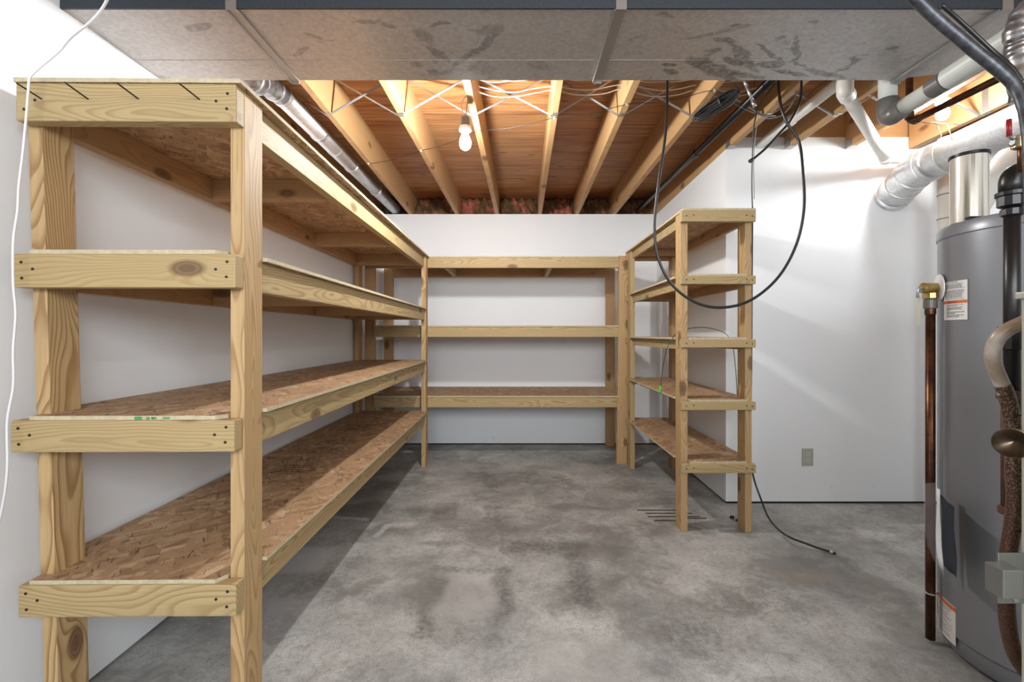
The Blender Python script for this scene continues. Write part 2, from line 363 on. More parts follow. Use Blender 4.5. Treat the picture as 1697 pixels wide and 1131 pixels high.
def galvanized(name, base=(.50, .49, .48), smudge=.8, rough=.42, metal=.55):
    a = N(name); o = a.obj()
    sp = a.n('ShaderNodeTexVoronoi'); a.put(sp, 'Vector', o); a.put(sp, 'Scale', 90.0)
    q = a.n('ShaderNodeSeparateColor'); a.put(q, 'I0', sp.outputs['Color'])
    col = a.mix(q.outputs[0], tuple(x*.88 for x in base), tuple(x*1.08 for x in base))
    d = a.vec('ADD', a.vec('MULTIPLY', o, (1.0, 1.5, 1)), a.vec('MULTIPLY', a.noisec(o, 5, 3), (.12, .12, 0)))
    s1 = a.noise(d, 6.5, 4, .55, .9); zone = a.noise(o, 1.5, 2)
    m = a.math('MULTIPLY', a.ramp(s1, [(.60, 0.), (.66, 1.)]), a.ramp(zone, [(.42, 0.), (.58, 1.)]))
    col = a.mix(a.math('MULTIPLY', m, smudge*.75), col, (.12, .115, .115))
    s2 = a.noise(d, 16, 4, .5, .5)
    m2 = a.math('MULTIPLY', a.ramp(s2, [(.66, 0.), (.70, 1.)]), a.ramp(zone, [(.35, 0.), (.5, 1.)]))
    col = a.mix(a.math('MULTIPLY', m2, smudge*.6), col, (.15, .145, .14))
    if smudge > .5:       # finger and glove marks wiped across the sheet
        dd = a.vec('ADD', o, a.vec('MULTIPLY', a.vec('SUBTRACT', a.noisec(o, 14, 3), (.5, .5, .5)), (.07, .05, 0)))
        se = a.n('ShaderNodeSeparateXYZ'); a.put(se, 'I0', dd); grn = a.ramp(a.noise(o, 60, 4, .7), [(.35, .35), (.55, 1.)])
        for (x, y, rx, ry, k, an) in ((.90, 1.66, .05, .02, .8, .1), (.86, 1.60, .12, .012, .7, .6), (.75, 1.64, .07, .020, .8, .4), (.96, 1.70, .05, .01, .7, .3), (1.02, 1.72, .08, .01, .7, .2), (.80, 1.72, .05, .012, .7, -.2), (-.45, 1.45, .03, .012, .5, .2), (-.28, 1.44, .04, .012, .5, -.2), (-.12, 1.47, .06, .03, .4, -.4), (-.7, 1.5, .03, .012, .5, .4), (-.15, 1.55, .10, .014, .55, -.9), (-.22, 1.62, .08, .012, .5, -.9), (-.4, 1.66, .03, .015, .5, 0), (-.35, 1.70, .02, .01, .6, 0), (.70, 1.69, .16, .035, .75, .5), (.78, 1.62, .15, .022, .7, .7), (.93, 1.57, .10, .012, .6, .9), (.66, 1.52, .05, .018, .7, .1), (.60, 1.49, .10, .012, .5, -.3), (.68, 1.45, .04, .012, .6, 0.),
                                      (.52, 1.66, .035, .012, .8, .2), (.55, 1.70, .045, .014, .7, .3), (.85, 1.73, .10, .015, .6, .3), (1.12, 1.71, .12, .016, .55, .35), (-.30, 1.60, .02, .07, .5, -.6), (-.34, 1.50, .03, .05, .45, -.5),
                                      (-.16, 1.68, .05, .05, .3, .2), (1.0, 1.66, .03, .008, .7, .4), (-1.05, 1.46, .06, .02, .5, -.4), (-.78, 1.58, .05, .012, .5, -.6), (-.5, 1.43, .04, .012, .5, 0.), (.05, 1.66, .05, .03, .35, .3)):
            u = a.math('SUBTRACT', se.outputs[0], x+.03); v = a.math('SUBTRACT', se.outputs[1], y)
            ca, sa = math.cos(an), math.sin(an)
            p = a.math('DIVIDE', a.math('ADD', a.math('MULTIPLY', u, ca), a.math('MULTIPLY', v, sa)), rx)
            r = a.math('DIVIDE', a.math('SUBTRACT', a.math('MULTIPLY', v, ca), a.math('MULTIPLY', u, sa)), ry)
            e = a.math('ADD', a.math('MULTIPLY', p, p), a.math('MULTIPLY', r, r))
            col = a.mix(a.math('MULTIPLY', a.math('MULTIPLY', a.ramp(e, [(.55, 1.), (1., 0.)]), grn), k), col, (.12, .115, .11))
    return a.out(col, rough, metal)

def rusty(name, base, rust, k=.5, rough=.5, metal=.7, scale=14):
    a = N(name); o = a.obj(); f = a.noise(o, scale, 6, .65)
    col = a.mix(a.ramp(f, [(.5-k*.3, 0.), (.62, 1.)]), base, rust)
    a.bump(f, .2, .001); return a.out(col, rough, metal)

pine = wood('pine', (.50, .385, .19), (.30, .175, .065), contrast=.85)
pine_post = wood('pine_post', (.58, .405, .195), (.29, .15, .055), contrast=.95, ring=.008, nkn=.5)
pine_dark = wood('pine_dark', (.50, .31, .145), (.31, .155, .06), contrast=.6, nkn=.5)
joist_wood = wood('joist_wood', (.56, .35, .16), (.36, .175, .065), contrast=.55, ring=.012, nkn=.75)
OSB = osb('strand_board'); 
edge_m = plain('sheet_edge', (.52, .45, .30), .8, 0, .35, 70)
CONC = concrete('concrete'); WALL = drywall('white_drywall'); PLY = plywood('plywood_subfloor')
DUCT = galvanized('duct_sheet', base=(.50, .475, .455)); GALV = galvanized('galvanised_steel', (.62, .62, .62), .3, .32, .8)
GALV2 = galvanized('spiral_pipe_steel', (.66, .66, .66), .15, .38, .65)
dark_m = plain('dark_gap', (.02, .018, .016), .9)
screw_m = plain('dark_screw', (.05, .045, .04), .4, .8)
nail_m = plain('black_nail', (.02, .02, .02), .4, .7)
strap_m = plain('strap_steel', (.42, .41, .40), .35, .8)
pvc = plain('white_pvc', (.78, .77, .72), .35, 0, .05)
pvc_grey = plain('greyish_pvc', (.52, .53, .49), .4, 0, .06)
coupling_m = plain('dark_coupling', (.12, .11, .10), .35)
copper = rusty('aged_copper', (.19, .08, .036), (.07, .03, .016), .7, .35, .85)
copper_bright = plain('bright_copper', (.72, .36, .2), .3, .9)
iron = plain('black_iron', (.018, .016, .016), .35, .4)
iron_rust = rusty('rusty_iron', (.05, .03, .024), (.13, .06, .035), .5, .6, .4)
brass = plain('old_brass', (.42, .30, .12), .35, .9, .3, 60)
conduit_m = rusty('grey_conduit', (.085, .09, .10), (.035, .035, .04), .5, .4, .5, 60)
black_cable = plain('black_cable', (.012, .012, .013), .35)
grey_cable = plain('grey_cable', (.22, .21, .20), .45)
white_cable = plain('white_cable', (.58, .53, .44), .45)
heater_m = plain('heater_enamel', (.19, .195, .21), .32, .15, .03, 3)
white_plastic = plain('white_plastic', (.78, .78, .78), .4)
cream = plain('cream_enamel', (.36, .355, .29), .45)
red_m = plain('red_vinyl', (.30, .01, .015), .4)
green_m = plain('green_tip', (.05, .5, .05), .4)
foil = rusty('foil_wrap', (.42, .40, .40), (.14, .13, .13), .5, .3, .8, 22)
ink = plain('black_ink', (.05, .03, .02), .8)
text_ink = plain('text_ink', (.12, .12, .12), .7)
orange_m = plain('orange_band', (.55, .13, .04), .5)
label_m = plain('label_paper', (.66, .65, .63), .5, 0, .04)
pink = None
a_ = N('pink_insulation'); f_ = a_.noise(a_.obj(), 18, 6, .7)
a_.bump(f_, .8, .02); pink = a_.out(a_.ramp(a_.noise(a_.obj(), 7, 4), [(.40, (.13, .07, .03)), (.52, (.24, .13, .05)), (.60, (.55, .14, .10)), (.7, (.62, .25, .18))]), .9)
def bulb_glass(name, k):
  a_ = N(name)
  em = a_.n('ShaderNodeEmission'); a_.put(em, 'Color', (.98, .995, 1, 1)); a_.put(em, 'Strength', BULB_POWER*k)
  a_.t.links.new(em.outputs[0], a_.t.nodes['Material Output'].inputs[0]); return a_.m
bulb_m = bulb_glass('bulb_glass', 1.0); bulb2_m = bulb_glass('bulb_glass_dimmer', .24)
a_ = N('clear_plastic'); a_.b.inputs['Alpha'].default_value = .07; clear_m = a_.out((.75, .76, .80), .25, None, .15); clear_m.blend_method = 'BLEND' if hasattr(clear_m, 'blend_method') else None
a_ = N('plastic_wrapped_steel'); o_ = a_.obj(); st = a_.noise(a_.vec('MULTIPLY', o_, (60, 60, 1.5)), 1, 4)
wrap_m = a_.out(a_.ramp(st, [(.3, (.16, .14, .10)), (.45, (.50, .46, .38)), (.6, (.72, .69, .62)), (.7, (.30, .27, .20))]), .25, .15)
a_ = N('braided_hose'); o_ = a_.obj(); v_ = a_.n('ShaderNodeTexVoronoi'); a_.put(v_, 'Vector', o_); a_.put(v_, 'Scale', 260.0)
z_ = a_.n('ShaderNodeSeparateXYZ'); a_.put(z_, 'I0', o_)
lowc = a_.ramp(a_.math('ADD', z_.outputs[2], a_.math('MULTIPLY', a_.noise(o_, 9, 3), .3)), [(.85, (.20, .075, .04)), (1.1, (.38, .27, .19))])
a_.bump(v_.outputs['Distance'], .5, .001)
braid_m = a_.out(a_.mix(a_.ramp(v_.outputs['Distance'], [(.1, 1.), (.5, 0.)]), (.07, .035, .02), lowc), .45, .3)
a_ = N('smooth_hose'); o_ = a_.obj()
hose_m = a_.out(a_.ramp(a_.noise(o_, 14, 4), [(.4, (.46, .41, .36)), (.62, (.30, .22, .16))]), .35)

# ------------------------------------------------------------------ the room
XL, ZB, ZM = -1.375, 4.64, 3.016        # left wall, back wall, face of the right-hand wall
TOP = H(1.23)                            # underside of the joists
SUB = H(1.465)                           # underside of the subfloor
structure('floor', (XL-.1, 3.5), (-1.7, 5.0), (-.10, 0), CONC)
structure('ceiling', (XL-.25, 3.5), (-1.7, 5.05), (SUB, SUB+.02), PLY)
structure('wall_left', (XL-.10, XL), (-1.7, 5.0), (.010, TOP), WALL)
structure('wall_back', (XL, 1.425), (ZB, ZB+.11), (.012, TOP), WALL)
def prism(name, outline, z0, z1, mat, kind='structure'):
    o = slab(name, [Vector(p) for p in outline], z0, z1, [mat, mat]); return tag(o, kind=kind)
prism('wall_right', [(1.384, ZM+.013), (1.50, ZM+.013), (1.535, ZB+.11), (1.425, ZB+.11)], .012, TOP, WALL)
structure('wall_middle', (1.384, 3.40), (ZM, ZM+.012), (.014, H(1.31)), WALL)
structure('wall_far', (3.30, 3.40), (-1.7, ZM), (.012, SUB), WALL)
structure('trim_1', (XL+.004, 1.41), (ZB+.006, ZB+.10), (0, .012), dark_m)
prism('trim_2', [(1.392, ZM+.02), (1.50, ZM+.02), (1.53, ZB+.09), (1.432, ZB+.09)], 0, .012, dark_m)
structure('trim_3', (1.392, 3.39), (ZM+.003, ZM+.012), (0, .014), dark_m)
tag(board('trim_4', (XL-.25, 1.6), (4.96, 5.0), (TOP, SUB), 'X', pine_dark), kind='structure')
tag(board('trim_5', (1.43, 3.40), (ZM+.013, ZM+.05), (TOP-.02, SUB), 'X', joist_wood), kind='structure')
tag(board('trim_6', (XL-.10, XL-.062), (-1.7, 4.95), (TOP, SUB), 'Y', joist_wood), kind='structure')

# joists: two ends each
joists = [
    ((-1.045, 2.2), (-1.089, 4.64), 4.955, 'pale ceiling joist beside the round metal pipe along the left wall'),
    ((-.652, 2.2), (-.615, 4.64), 4.955, 'ceiling joist next left of the one carrying the hanging bulb'),
    ((-.246, 2.2), (-.205, 4.64), 4.955, 'brightly lit ceiling joist with the hanging bulb wired to its side'),
    ((.205, 2.2), (.232, 4.64), 4.955, 'ceiling joist next right of the one carrying the hanging bulb'),
    ((.580, 2.2), (.612, 4.64), 4.955, 'ceiling joist over the right end of the back shelving, second right of the bulb'),
    ((.990, 2.2), (.990, 4.64), 4.955, 'ceiling joist with the black coil of cable hung beside it'),
    ((1.397, 2.2), (1.410, 4.64), 4.955, 'dark ceiling joist resting along the top of the short side wall'),
    ((1.79, 2.2), (1.79, 3.0), 3.012, 'ceiling joist beside the long white drain pipe, ending on the right wall'),
    ((2.19, 2.2), (2.19, 3.0), 3.012, 'ceiling joist hung in a bracket at the right wall, left of the second bulb'),
    ((2.61, 2.2), (2.61, 3.0), 3.012, 'wide orange joist above the silver duct with a steel plate on its face'),
    ((3.02, 2.2), (3.02, 3.0), 3.012, 'ceiling joist beyond the silver duct near the room corner'),
]
JX = []
for (n, f, zend, lab) in joists:
    xa = n[0] + (f[0]-n[0])*(-1.6-n[1])/(f[1]-n[1]); xb = n[0] + (f[0]-n[0])*(zend-n[1])/(f[1]-n[1])
    L = zend + 1.6
    bm = bmesh.new(); box_bm(bm, (-L/2, L/2), (-.019, .019), (TOP, SUB-.0005)); 
    bmesh.ops.bevel(bm, geom=bm.edges[:], offset=.002, segments=1, affect='EDGES')
    o = link('ceiling_joist', mesh_of(bm, 'ceiling_joist'), joist_wood)
    o.location = ((xa+xb)/2, (zend-1.6)/2, 0); o.rotation_euler = (0, 0, math.pi/2 - math.atan((xb-xa)/L))
    tag(o, lab, 'joist', 'ceiling joists')
    JX.append(lambda y, n=n, f=f: n[0] + (f[0]-n[0])*(y-n[1])/(f[1]-n[1]))

# insulation tucked between the joist ends over the back wall
ins_lab = ['dark insulation wad left of the first joist over the back wall', 'insulation stuffed between the two leftmost joists over the back wall',
           'pink and brown insulation with shiny wrap beside the bulb joist', 'pink insulation just right of the bulb joist end', 'brown insulation in the middle bay over the back wall',
           'dark insulation in the bay over the back shelf post', 'pinkish insulation in the last bay before the side wall']
xs = [XL] + [JX[i](4.8) for i in range(7)]
for i in range(7):
    x0, x1 = xs[i] + .022, xs[i+1] - .022
    bm = bmesh.new(); nx, nz = 22, 12
    g = [[bm.verts.new((x0 + (x1-x0)*a/nx, 4.76 + .12*(b/nz) + random.uniform(-.022, .022) + .03*math.sin(a*1.3+i*2+b*.6), TOP + .0 + (SUB-TOP-.01)*b/nz)) for a in range(nx+1)] for b in range(nz+1)]
    for b in range(nz):
        for a in range(nx): bm.faces.new((g[b][a], g[b][a+1], g[b+1][a+1], g[b+1][a]))
    r = bmesh.ops.extrude_face_region(bm, geom=bm.faces[:])
    for v in r['geom']:
        if isinstance(v, bmesh.types.BMVert): v.co.y = 4.94
    bmesh.ops.recalc_face_normals(bm, faces=bm.faces[:])
    tag(link('insulation_batt', mesh_of(bm, 'insulation_batt', True), pink), ins_lab[i], 'insulation', 'insulation over the back wall')

# ------------------------------------------------------------------ shelving
head_me = None
def heads(parent, pts, y, r=.0038):
    """screw heads on a face turned to the viewer"""
    for (x, z) in pts:
        bm = bmesh.new(); tube_bm(bm, [(x, y+.001, z), (x, y-.0012, z)], r, 10)
        bmesh.ops.recalc_face_normals(bm, faces=bm.faces[:])
        link('screw_head', mesh_of(bm, 'screw_head'), screw_m, parent)

# left unit, along the left wall
U = thing('shelving_unit', (-.742, 1.238, 0), 'large wooden shelving unit with four deep strand board shelves along the left wall', 'shelving unit', 'home-built timber shelving', rz=math.radians(.62))
U['label'] = 'largest wooden shelving unit, four deep strand board shelves along the left wall'
zt = H(.662)
board('post', (-.780, -.742), (1.238, 1.327), (0, zt), 'Z', pine_post, U)
board('post', (-1.327, -1.289), (1.238, 1.327), (0, zt), 'Z', pine_post, U, lean=(.05, 0))
board('post', (-.780, -.742), (3.838, 3.927), (0, zt), 'Z', pine_post, U)
board('post', (-1.330, -1.292), (3.800, 3.889), (0, zt), 'Z', pine_dark, U)
lv = [(.662, .100, -1.316, -.742), (.213, .089, -1.322, -.743), (-.226, .084, -1.330, -.746), (-.660, .084, -1.310, -.742)]
for i, (yt, h, xa, xb) in enumerate(lv):
    c = board('crosspiece', (xa, xb), (1.2, 1.2375), (H(yt-h), H(yt)), 'X', pine, U, bev=.004)
    zc = H(yt - h/2)
    L_ = [(xa+.020, zc+.022), (xa+.050, zc+.004), (xa+.022, zc-.020)]; R_ = [(xb-.022, zc+.024), (xb-.052, zc+.004), (xb-.024, zc-.016)]
    heads(c, (L_ if i else L_[1:]) + R_, 1.2)
    if i == 0:
        for (px, py, hx, hy) in ((74, 167, 31, 140), (150, 167, 109, 138), (232, 166, 195, 139), (332, 166, 297, 139)):
            n = tube('nail', [at(px, py, 1.203), at(hx, hy, 1.138)], .0019, nail_m, c, 8)
            n2 = at(hx, hy, 1.138); d = (n2 - at(px, py, 1.203)).normalized()
    zr = H(yt)
    board('rail', (-.796 if i == 0 else -.788, -.760 if i == 0 else -.752), (1.3275, 3.8375), (zr-.089, zr), 'Y', pine, U)
    board('rail', (-1.327, -1.289), (1.3275, 3.7995), (zr-.089, zr), 'Y', pine_dark, U)
    for yy in ((1.94, 2.945, 3.745) if i < 2 else (2.2, 3.0, 3.745)):
        board('cross_support', (-1.2885, -.7965 if i == 0 else -.7885), (yy, yy+.038), (zr-.089, zr-.0005), 'X', pine_dark, U)
    if i == 0: out = [(-1.318, 1.196), (-.728, 1.196), (-.728, 3.92), (-1.335, 3.92)]
    else: out = [(-1.286, 1.205), (-.800, 1.205), (-.783, 1.232), (-.783, 1.329), (-.730, 1.329), (-.732, 3.836), (-.783, 3.836), (-.783, 3.89), (-1.289, 3.89), (-1.289, 3.797), (-1.340, 3.797), (-1.340, 1.329), (-1.286, 1.329)]
    s = slab('shelf_board', out, zr+.0005, zr+.0115, [OSB, edge_m], U, jag=.0007)
    if i == 3:
        for (x, y, wx, wy, kind) in ((-1.083, 2.75, .17, .10, 0), (-1.06, 2.55, .17, .12, 0), (-1.07, 2.37, .15, .07, 1), (-1.06, 2.20, .17, .14, 0), (-1.09, 3.18, .2, .22, 0), (-1.03, 1.70, .10, .05, 2), (-1.15, 1.95, .05, .03, 2)):
            bm = bmesh.new(); z0, z1 = zr+.0115, zr+.0119; t = .003
            if kind == 0:
                for (X0, X1, Y0, Y1) in ((x-wx/2, x+wx/2, y-wy/2, y-wy/2+t), (x-wx/2, x+wx/2, y+wy/2-t, y+wy/2), (x-wx/2, x-wx/2+t, y-wy/2, y+wy/2), (x+wx/2-t, x+wx/2, y-wy/2, y+wy/2)):
                    box_bm(bm, (X0, X1), (Y0, Y1), (z0, z1))
            n = 4 if kind < 2 else 3
            for k in range(n):
                yy = y - wy*.32 + wy*.64*k/(n-1); xx = x - wx*.4
                while xx < x + wx*.36:
                    l = random.uniform(.008, .028)
                    if random.random() < .85: box_bm(bm, (xx, min(xx+l, x+wx*.44)), (yy, yy+wy*.07), (z0, z1))
                    xx += l + .006
            link('ink_stamp', mesh_of(bm, 'ink_stamp'), ink, s)
    if i == 2:
        g = plain('green_paint', (.06, .30, .10), .8)
        for k in range(14):
            x = random.uniform(-1.02, -.92)
            box('paint_mark', (x, x+random.uniform(.005, .02)), (1.2035, 1.2056), (zr+random.uniform(.001, .006), zr+random.uniform(.007, .0112)), g, s) if k < 6 else None

# back unit
B = thing('shelving_unit', (-.18, 4.25, 0), 'three-level wooden shelving unit standing against the back wall', 'shelving unit', 'home-built timber shelving')
zb = H(.682)
board('post', (-1.330, -1.243), (3.972, 4.010), (0, H(.668)), 'Z', pine_dark, B)
board('post', (.882, .971), (3.934, 3.972), (0, zb), 'Z', pine_post, B, lean=(-.022, 0))
board('post', (-1.334, -1.245), (4.555, 4.593), (0, H(.666)), 'Z', pine_dark, B)
board('post', (.890, .979), (4.555, 4.593), (0, H(.666)), 'Z', pine_dark, B)
for i, yt in enumerate((.668, .069, -.540)):
    zr = H(yt)
    board('rail', (-1.2425, .8815), (3.935, 3.973), (zr-.089, zr), 'X', pine, B)
    board('rail', (-1.2445, .8895), (4.555, 4.593), (zr-.089, zr), 'X', pine_dark, B)
    for xx in (-.64, .27):
        board('cross_support', (xx, xx+.038), (3.9735, 4.5545), (zr-.089, zr-.0005), 'Y', pine, B)
    slab('shelf_board', [(-1.240, 3.928), (.878, 3.928), (.878, 3.99), (.888, 3.99), (.888, 4.625), (-1.240, 4.625)], zr+.0005, zr+.0115, [OSB, edge_m], B, jag=.0007)

# right unit
Rn = thing('shelving_unit', (1.13, 2.59, 0), 'narrow five-level wooden shelving unit beside the short side wall at right', 'shelving unit', 'home-built timber shelving')
zr_ = H(.696)
board('post', (.9326, .9707), (2.590, 2.679), (0, zr_), 'Z', pine_post, Rn)
board('post', (1.290, 1.328), (2.575, 2.664), (0, zr_), 'Z', pine_post, Rn)
board('post', (.942, .980), (3.787, 3.876), (0, zr_), 'Z', pine, Rn)
board('post', (1.290, 1.328), (3.787, 3.876), (0, zr_), 'Z', pine_dark, Rn)
for i, (yt, h) in enumerate(((.696, .064), (.330, .047), (-.027, .045), (-.376, .045), (-.724, .049))):
    zr = H(yt)
    c = board('crosspiece', (.917, 1.332), (2.537, 2.5745), (zr-h, zr), 'X', pine, Rn, bev=.003)
    zc = zr - h/2
    heads(c, [(.945, zc), (.985, zc+.004), (1.28, zc+.002), (1.312, zc-.002)], 2.537)
    board('crosspiece', (.9335, 1.328), (3.8765, 3.914), (zr-h, zr), 'X', pine_dark, Rn)
    xr = .962 if i < 3 else 1.02
    board('rail', (xr, xr+.025), (2.6795, 3.7865), (zr-(.06 if i < 3 else .045), zr), 'Y', pine, Rn)
    board('rail', (1.300, 1.326), (2.6645, 3.7865), (zr-.06, zr), 'Y', pine_dark, Rn)
    board('cross_support', (xr+.0255, 1.2995), (3.70, 3.738), (zr-.05, zr-.0005), 'X', pine_dark, Rn)
    if i == 0: out = [(.928, 2.54), (1.333, 2.54), (1.333, 3.91), (.930, 3.91)]
    else: out = [(.974, 2.552), (1.287, 2.552), (1.287, 2.667), (1.335, 2.667), (1.335, 3.785), (1.287, 3.785), (1.287, 3.91), (.983, 3.91), (.983, 3.785), (.928, 3.785), (.922, 2.682), (.974, 2.682)]
    slab('shelf_board', out, zr+.0005, zr+.0115, [OSB, edge_m], Rn, jag=.0007)

# ------------------------------------------------------------------ main duct under the joists
HB = H(.985)
D = thing('sheet_metal_duct', (0, 1.566, HB), 'wide rectangular sheet metal duct crossing under the joists', 'duct')
prism_o = slab('duct_section', [(XL+.001, 1.373), (-.858, 1.373), (-.858, 1.760), (XL+.001, 1.760)], HB, HB+.238, [DUCT, DUCT], D)
slab('duct_section', [(-.857, 1.373), (.312, 1.373), (.312, 1.760), (-.857, 1.760)], HB, HB+.238, [DUCT, DUCT], D)
slab('duct_section', [(.313, 1.373), (1.470, 1.373), (1.470, 1.760), (.313, 1.760)], HB, HB+.238, [DUCT, DUCT], D)
slab('duct_section', [(1.472, 1.378), (2.26, 1.378), (2.26, 1.56), (1.472, 1.757)], HB+.004, HB+.234, [DUCT, DUCT], D)
for x in (-.858, .3125, 1.471):
    bm = bmesh.new()
    box_bm(bm, (x-.016, x+.016), (1.369, 1.764), (HB-.006, HB-.0005)); box_bm(bm, (x-.020, x-.013), (1.369, 1.764), (HB-.010, HB-.0005)); box_bm(bm, (x-.014, x+.014), (1.7605, 1.767), (HB-.012, HB+.20))
    box_bm(bm, (x-.016, x+.016), (1.3625, 1.3655), (HB-.010, HB+.22))
    link('cleat', mesh_of(bm, 'cleat'), strap_m, D)
box('shaded_edge_flange', (XL+.002, 2.25), (1.366, 1.3725), (HB-.004, HB+.10), plain('flange_painted_shade', (.045, .055, .065), .5, .5, .4, 120), D)  # covers the duct's unlit front face; its shade is painted into the colour
bm = bmesh.new()
for yy in (1.63,): box_bm(bm, (-1.37, 1.45), (yy, yy+.0015), (HB-.0012, HB-.0002))
link('crease', mesh_of(bm, 'crease'), DUCT, D)

# round branch pipe along the left wall
pts = [(-1.13, 1.765, H(1.10)), (-1.135, 1.86, H(1.105)), (-1.17, 2.02, H(1.12)), (-1.235, 2.18, H(1.22)), (-1.245, 2.40, H(1.268)), (-1.247, 4.66, H(1.285))]
BP = thing('round_branch_pipe', (-1.2, 2.4, H(1.2)), 'shiny round metal duct running back under the joists beside the left wall', 'pipe')
tube('pipe_run', pts[-2:], .053, GALV, BP, 32)
el = catmull(pts[:-1], 3)
tube('elbow', el, .055, foil, BP, 32)
for k in range(2, len(el)-1, 3):
    ring('gore_seam', el[k], el[k+1]-el[k-1], .055, .0585, .012, GALV, BP, 32)
for yy in (2.41, 2.86, 3.1, 3.42, 4.0):
    ring('collar', (-1.246, yy, H(1.268 + .0075*(yy-2.4))), (0, 1, .004), .053, .0575, .035 if yy != 3.1 else .006, GALV, BP, 32)

# ------------------------------------------------------------------ bridging straps between joists
def strap(p, q, lab):
    p = Vector(p); q = Vector(q); d = (q-p); L = d.length; d.normalize()
    side = Vector((0, 1, 0)); up = d.cross(side).normalized()
    bm = bmesh.new()
    prof = [(-.010, 0), (-.004, .004), (.004, .004), (.010, 0)]
    rows = []
    for t in (0, L):
        rows.append([bm.verts.new(p + d*t + side*s + up*h) for s, h in prof] + [bm.verts.new(p + d*t + side*s + up*(h-.0012)) for s, h in prof[::-1]])
    n = len(rows[0])
    for k in range(n): bm.faces.new((rows[0][k], rows[0][(k+1) % n], rows[1][(k+1) % n], rows[1][k]))
    bm.faces.new(rows[0][::-1]); bm.faces.new(rows[1])
    sgn = 1 if d.x > 0 else -1
    # folded nailing tab under the joist it starts from
    box_bm(bm, (p.x - sgn*.030, p.x), (p.y-.010, p.y+.010), (TOP-.0022, TOP-.0004))
    bmesh.ops.recalc_face_normals(bm, faces=bm.faces[:])
    tag(link('bridging_strap', mesh_of(bm, 'bridging_strap'), strap_m), lab, 'metal strap', 'metal cross bridging between the joists')
names = ['leftmost joist', 'second joist', 'bulb joist', 'fourth joist', 'fifth joist', 'coil joist', 'side wall joist', 'drain pipe joist', 'ninth joist', 'orange joist']
YB = 2.54
strap((XL+.01, YB+.02, SUB-.02), (JX[0](YB)-.02, YB+.02, TOP+.004), 'steel bridging strap rising from the first joist to the left wall')
bpy.data.objects['bridging_strap']['label'] = 'steel bridging strap between the left wall and the first joist'
for i in range(9):
    xa, xb = JX[i](YB)+.0195, JX[i+1](YB)-.0195
    strap((xa, YB-.012, TOP+.001), (xb-.001, YB-.012, SUB-.025), 'steel strap from the foot of the %s up to the %s' % (names[i], names[i+1]))
    strap((xb, YB+.012, TOP+.001), (xa+.001, YB+.012, SUB-.025), 'steel strap from the foot of the %s up to the %s' % (names[i+1], names[i]))

# joist hangers at the right-hand wall
for i, lab in ((6, 'at the corner of the short side wall'), (7, 'under the joist beside the white drain pipe'), (8, 'under the joist left of the second bulb')):
    x = JX[i](2.98); bm = bmesh.new()
    yh0, yh1 = (2.95, 3.010)
    box_bm(bm, (x-.0205, x+.0205), (yh0, yh1), (TOP-.0022, TOP-.0004)); 
    for s in (-1, 1): box_bm(bm, (x+s*.0197, x+s*.0215), (yh0, yh1), (TOP-.002, TOP+.05))
    tag(link('joist_hanger', mesh_of(bm, 'joist_hanger'), strap_m), 'small steel joist hanger ' + lab, 'bracket', 'joist hangers on the right wall')
x = JX[9](2.6)-.0195
bm = bmesh.new(); box_bm(bm, (x-.0018, x-.0004), (2.50, 2.535), (TOP+.006, TOP+.13)); box_bm(bm, (x-.0018, x+.03), (2.50, 2.535), (TOP-.0022, TOP-.0006))
for z in (.03, .065, .10): box_bm(bm, (x-.004, x-.0016), (2.515, 2.521), (TOP+z, TOP+z+.006))
tag(link('nail_plate', mesh_of(bm, 'nail_plate'), strap_m), 'narrow steel plate with screws on the face of the orange joist', 'metal plate')

# ------------------------------------------------------------------ bulbs
def bulb_profile(s=1.0):
    return [(r*s, z*s) for r, z in ((.0125, .050), (.0135, .040), (.018, .028), (.0255, .012), (.0295, -.004), (.0300, -.014), (.0270, -.029), (.0200, -.039), (.010, -.0445), (.0001, -.046))]
b1 = at(771, 234, 2.38)
T1 = thing('light_socket', b1 + Vector((0, 0, .055)), 'dark round light socket with white collar hanging from wires on the middle joist', 'light socket', 'light sockets')
zb1 = b1.z
lathe('socket_shell', (b1.x, b1.y, zb1), [(.010, .128), (.020, .125), (.0235, .115), (.0245, .082), (.024, .078)], coupling_m, T1)
lathe('collar', (b1.x, b1.y, zb1), [(.024, .0775), (.030, .074), (.033, .062), (.031, .053), (.022, .0505)], white_plastic, T1)
tube('lead_wire', [(b1.x-.004, b1.y, zb1+.126), (b1.x-.014, b1.y, zb1+.16), (b1.x-.022, b1.y+.01, zb1+.20), (b1.x-.004, b1.y+.02, zb1+.24), (b1.x+.016, b1.y+.02, zb1+.25)], .0032, white_cable, T1, 8, smooth=5)
tube('lead_wire', [(b1.x+.004, b1.y, zb1+.126), (b1.x+.006, b1.y, zb1+.17), (b1.x+.012, b1.y, zb1+.21), (b1.x+.016, b1.y, zb1+.235)], .0028, grey_cable, T1, 8, smooth=5)
o = lathe('light_bulb', b1, bulb_profile(), bulb_m, None, 24); tag(o, 'lit bulb hanging bare between the middle joists', 'light bulb', 'bare light bulbs')
b2 = at(1562, 186, 2.46)
o = lathe('light_bulb', b2, bulb_profile(1.0), bulb2_m, None, 24, axis=(.25, .3, 1)); tag(o, 'lit bulb glowing above the silver duct at upper right', 'light bulb', 'bare light bulbs')
q_ = Vector((.25, .3, 1)).normalized()
T2 = thing('light_socket', b2 + q_*.06, 'white porcelain light socket above the silver duct', 'light socket', 'light sockets')
lathe('socket_shell', b2, [(.018, .1), (.028, .095), (.032, .07), (.024, .052), (.014, .0505)], white_plastic, T2, axis=q_)
tube('mounting_stem', [b2+q_*.1, b2+q_*.13, Vector((b2.x+.06, b2.y+.05, SUB-.02))], .008, white_plastic, T2, 10)
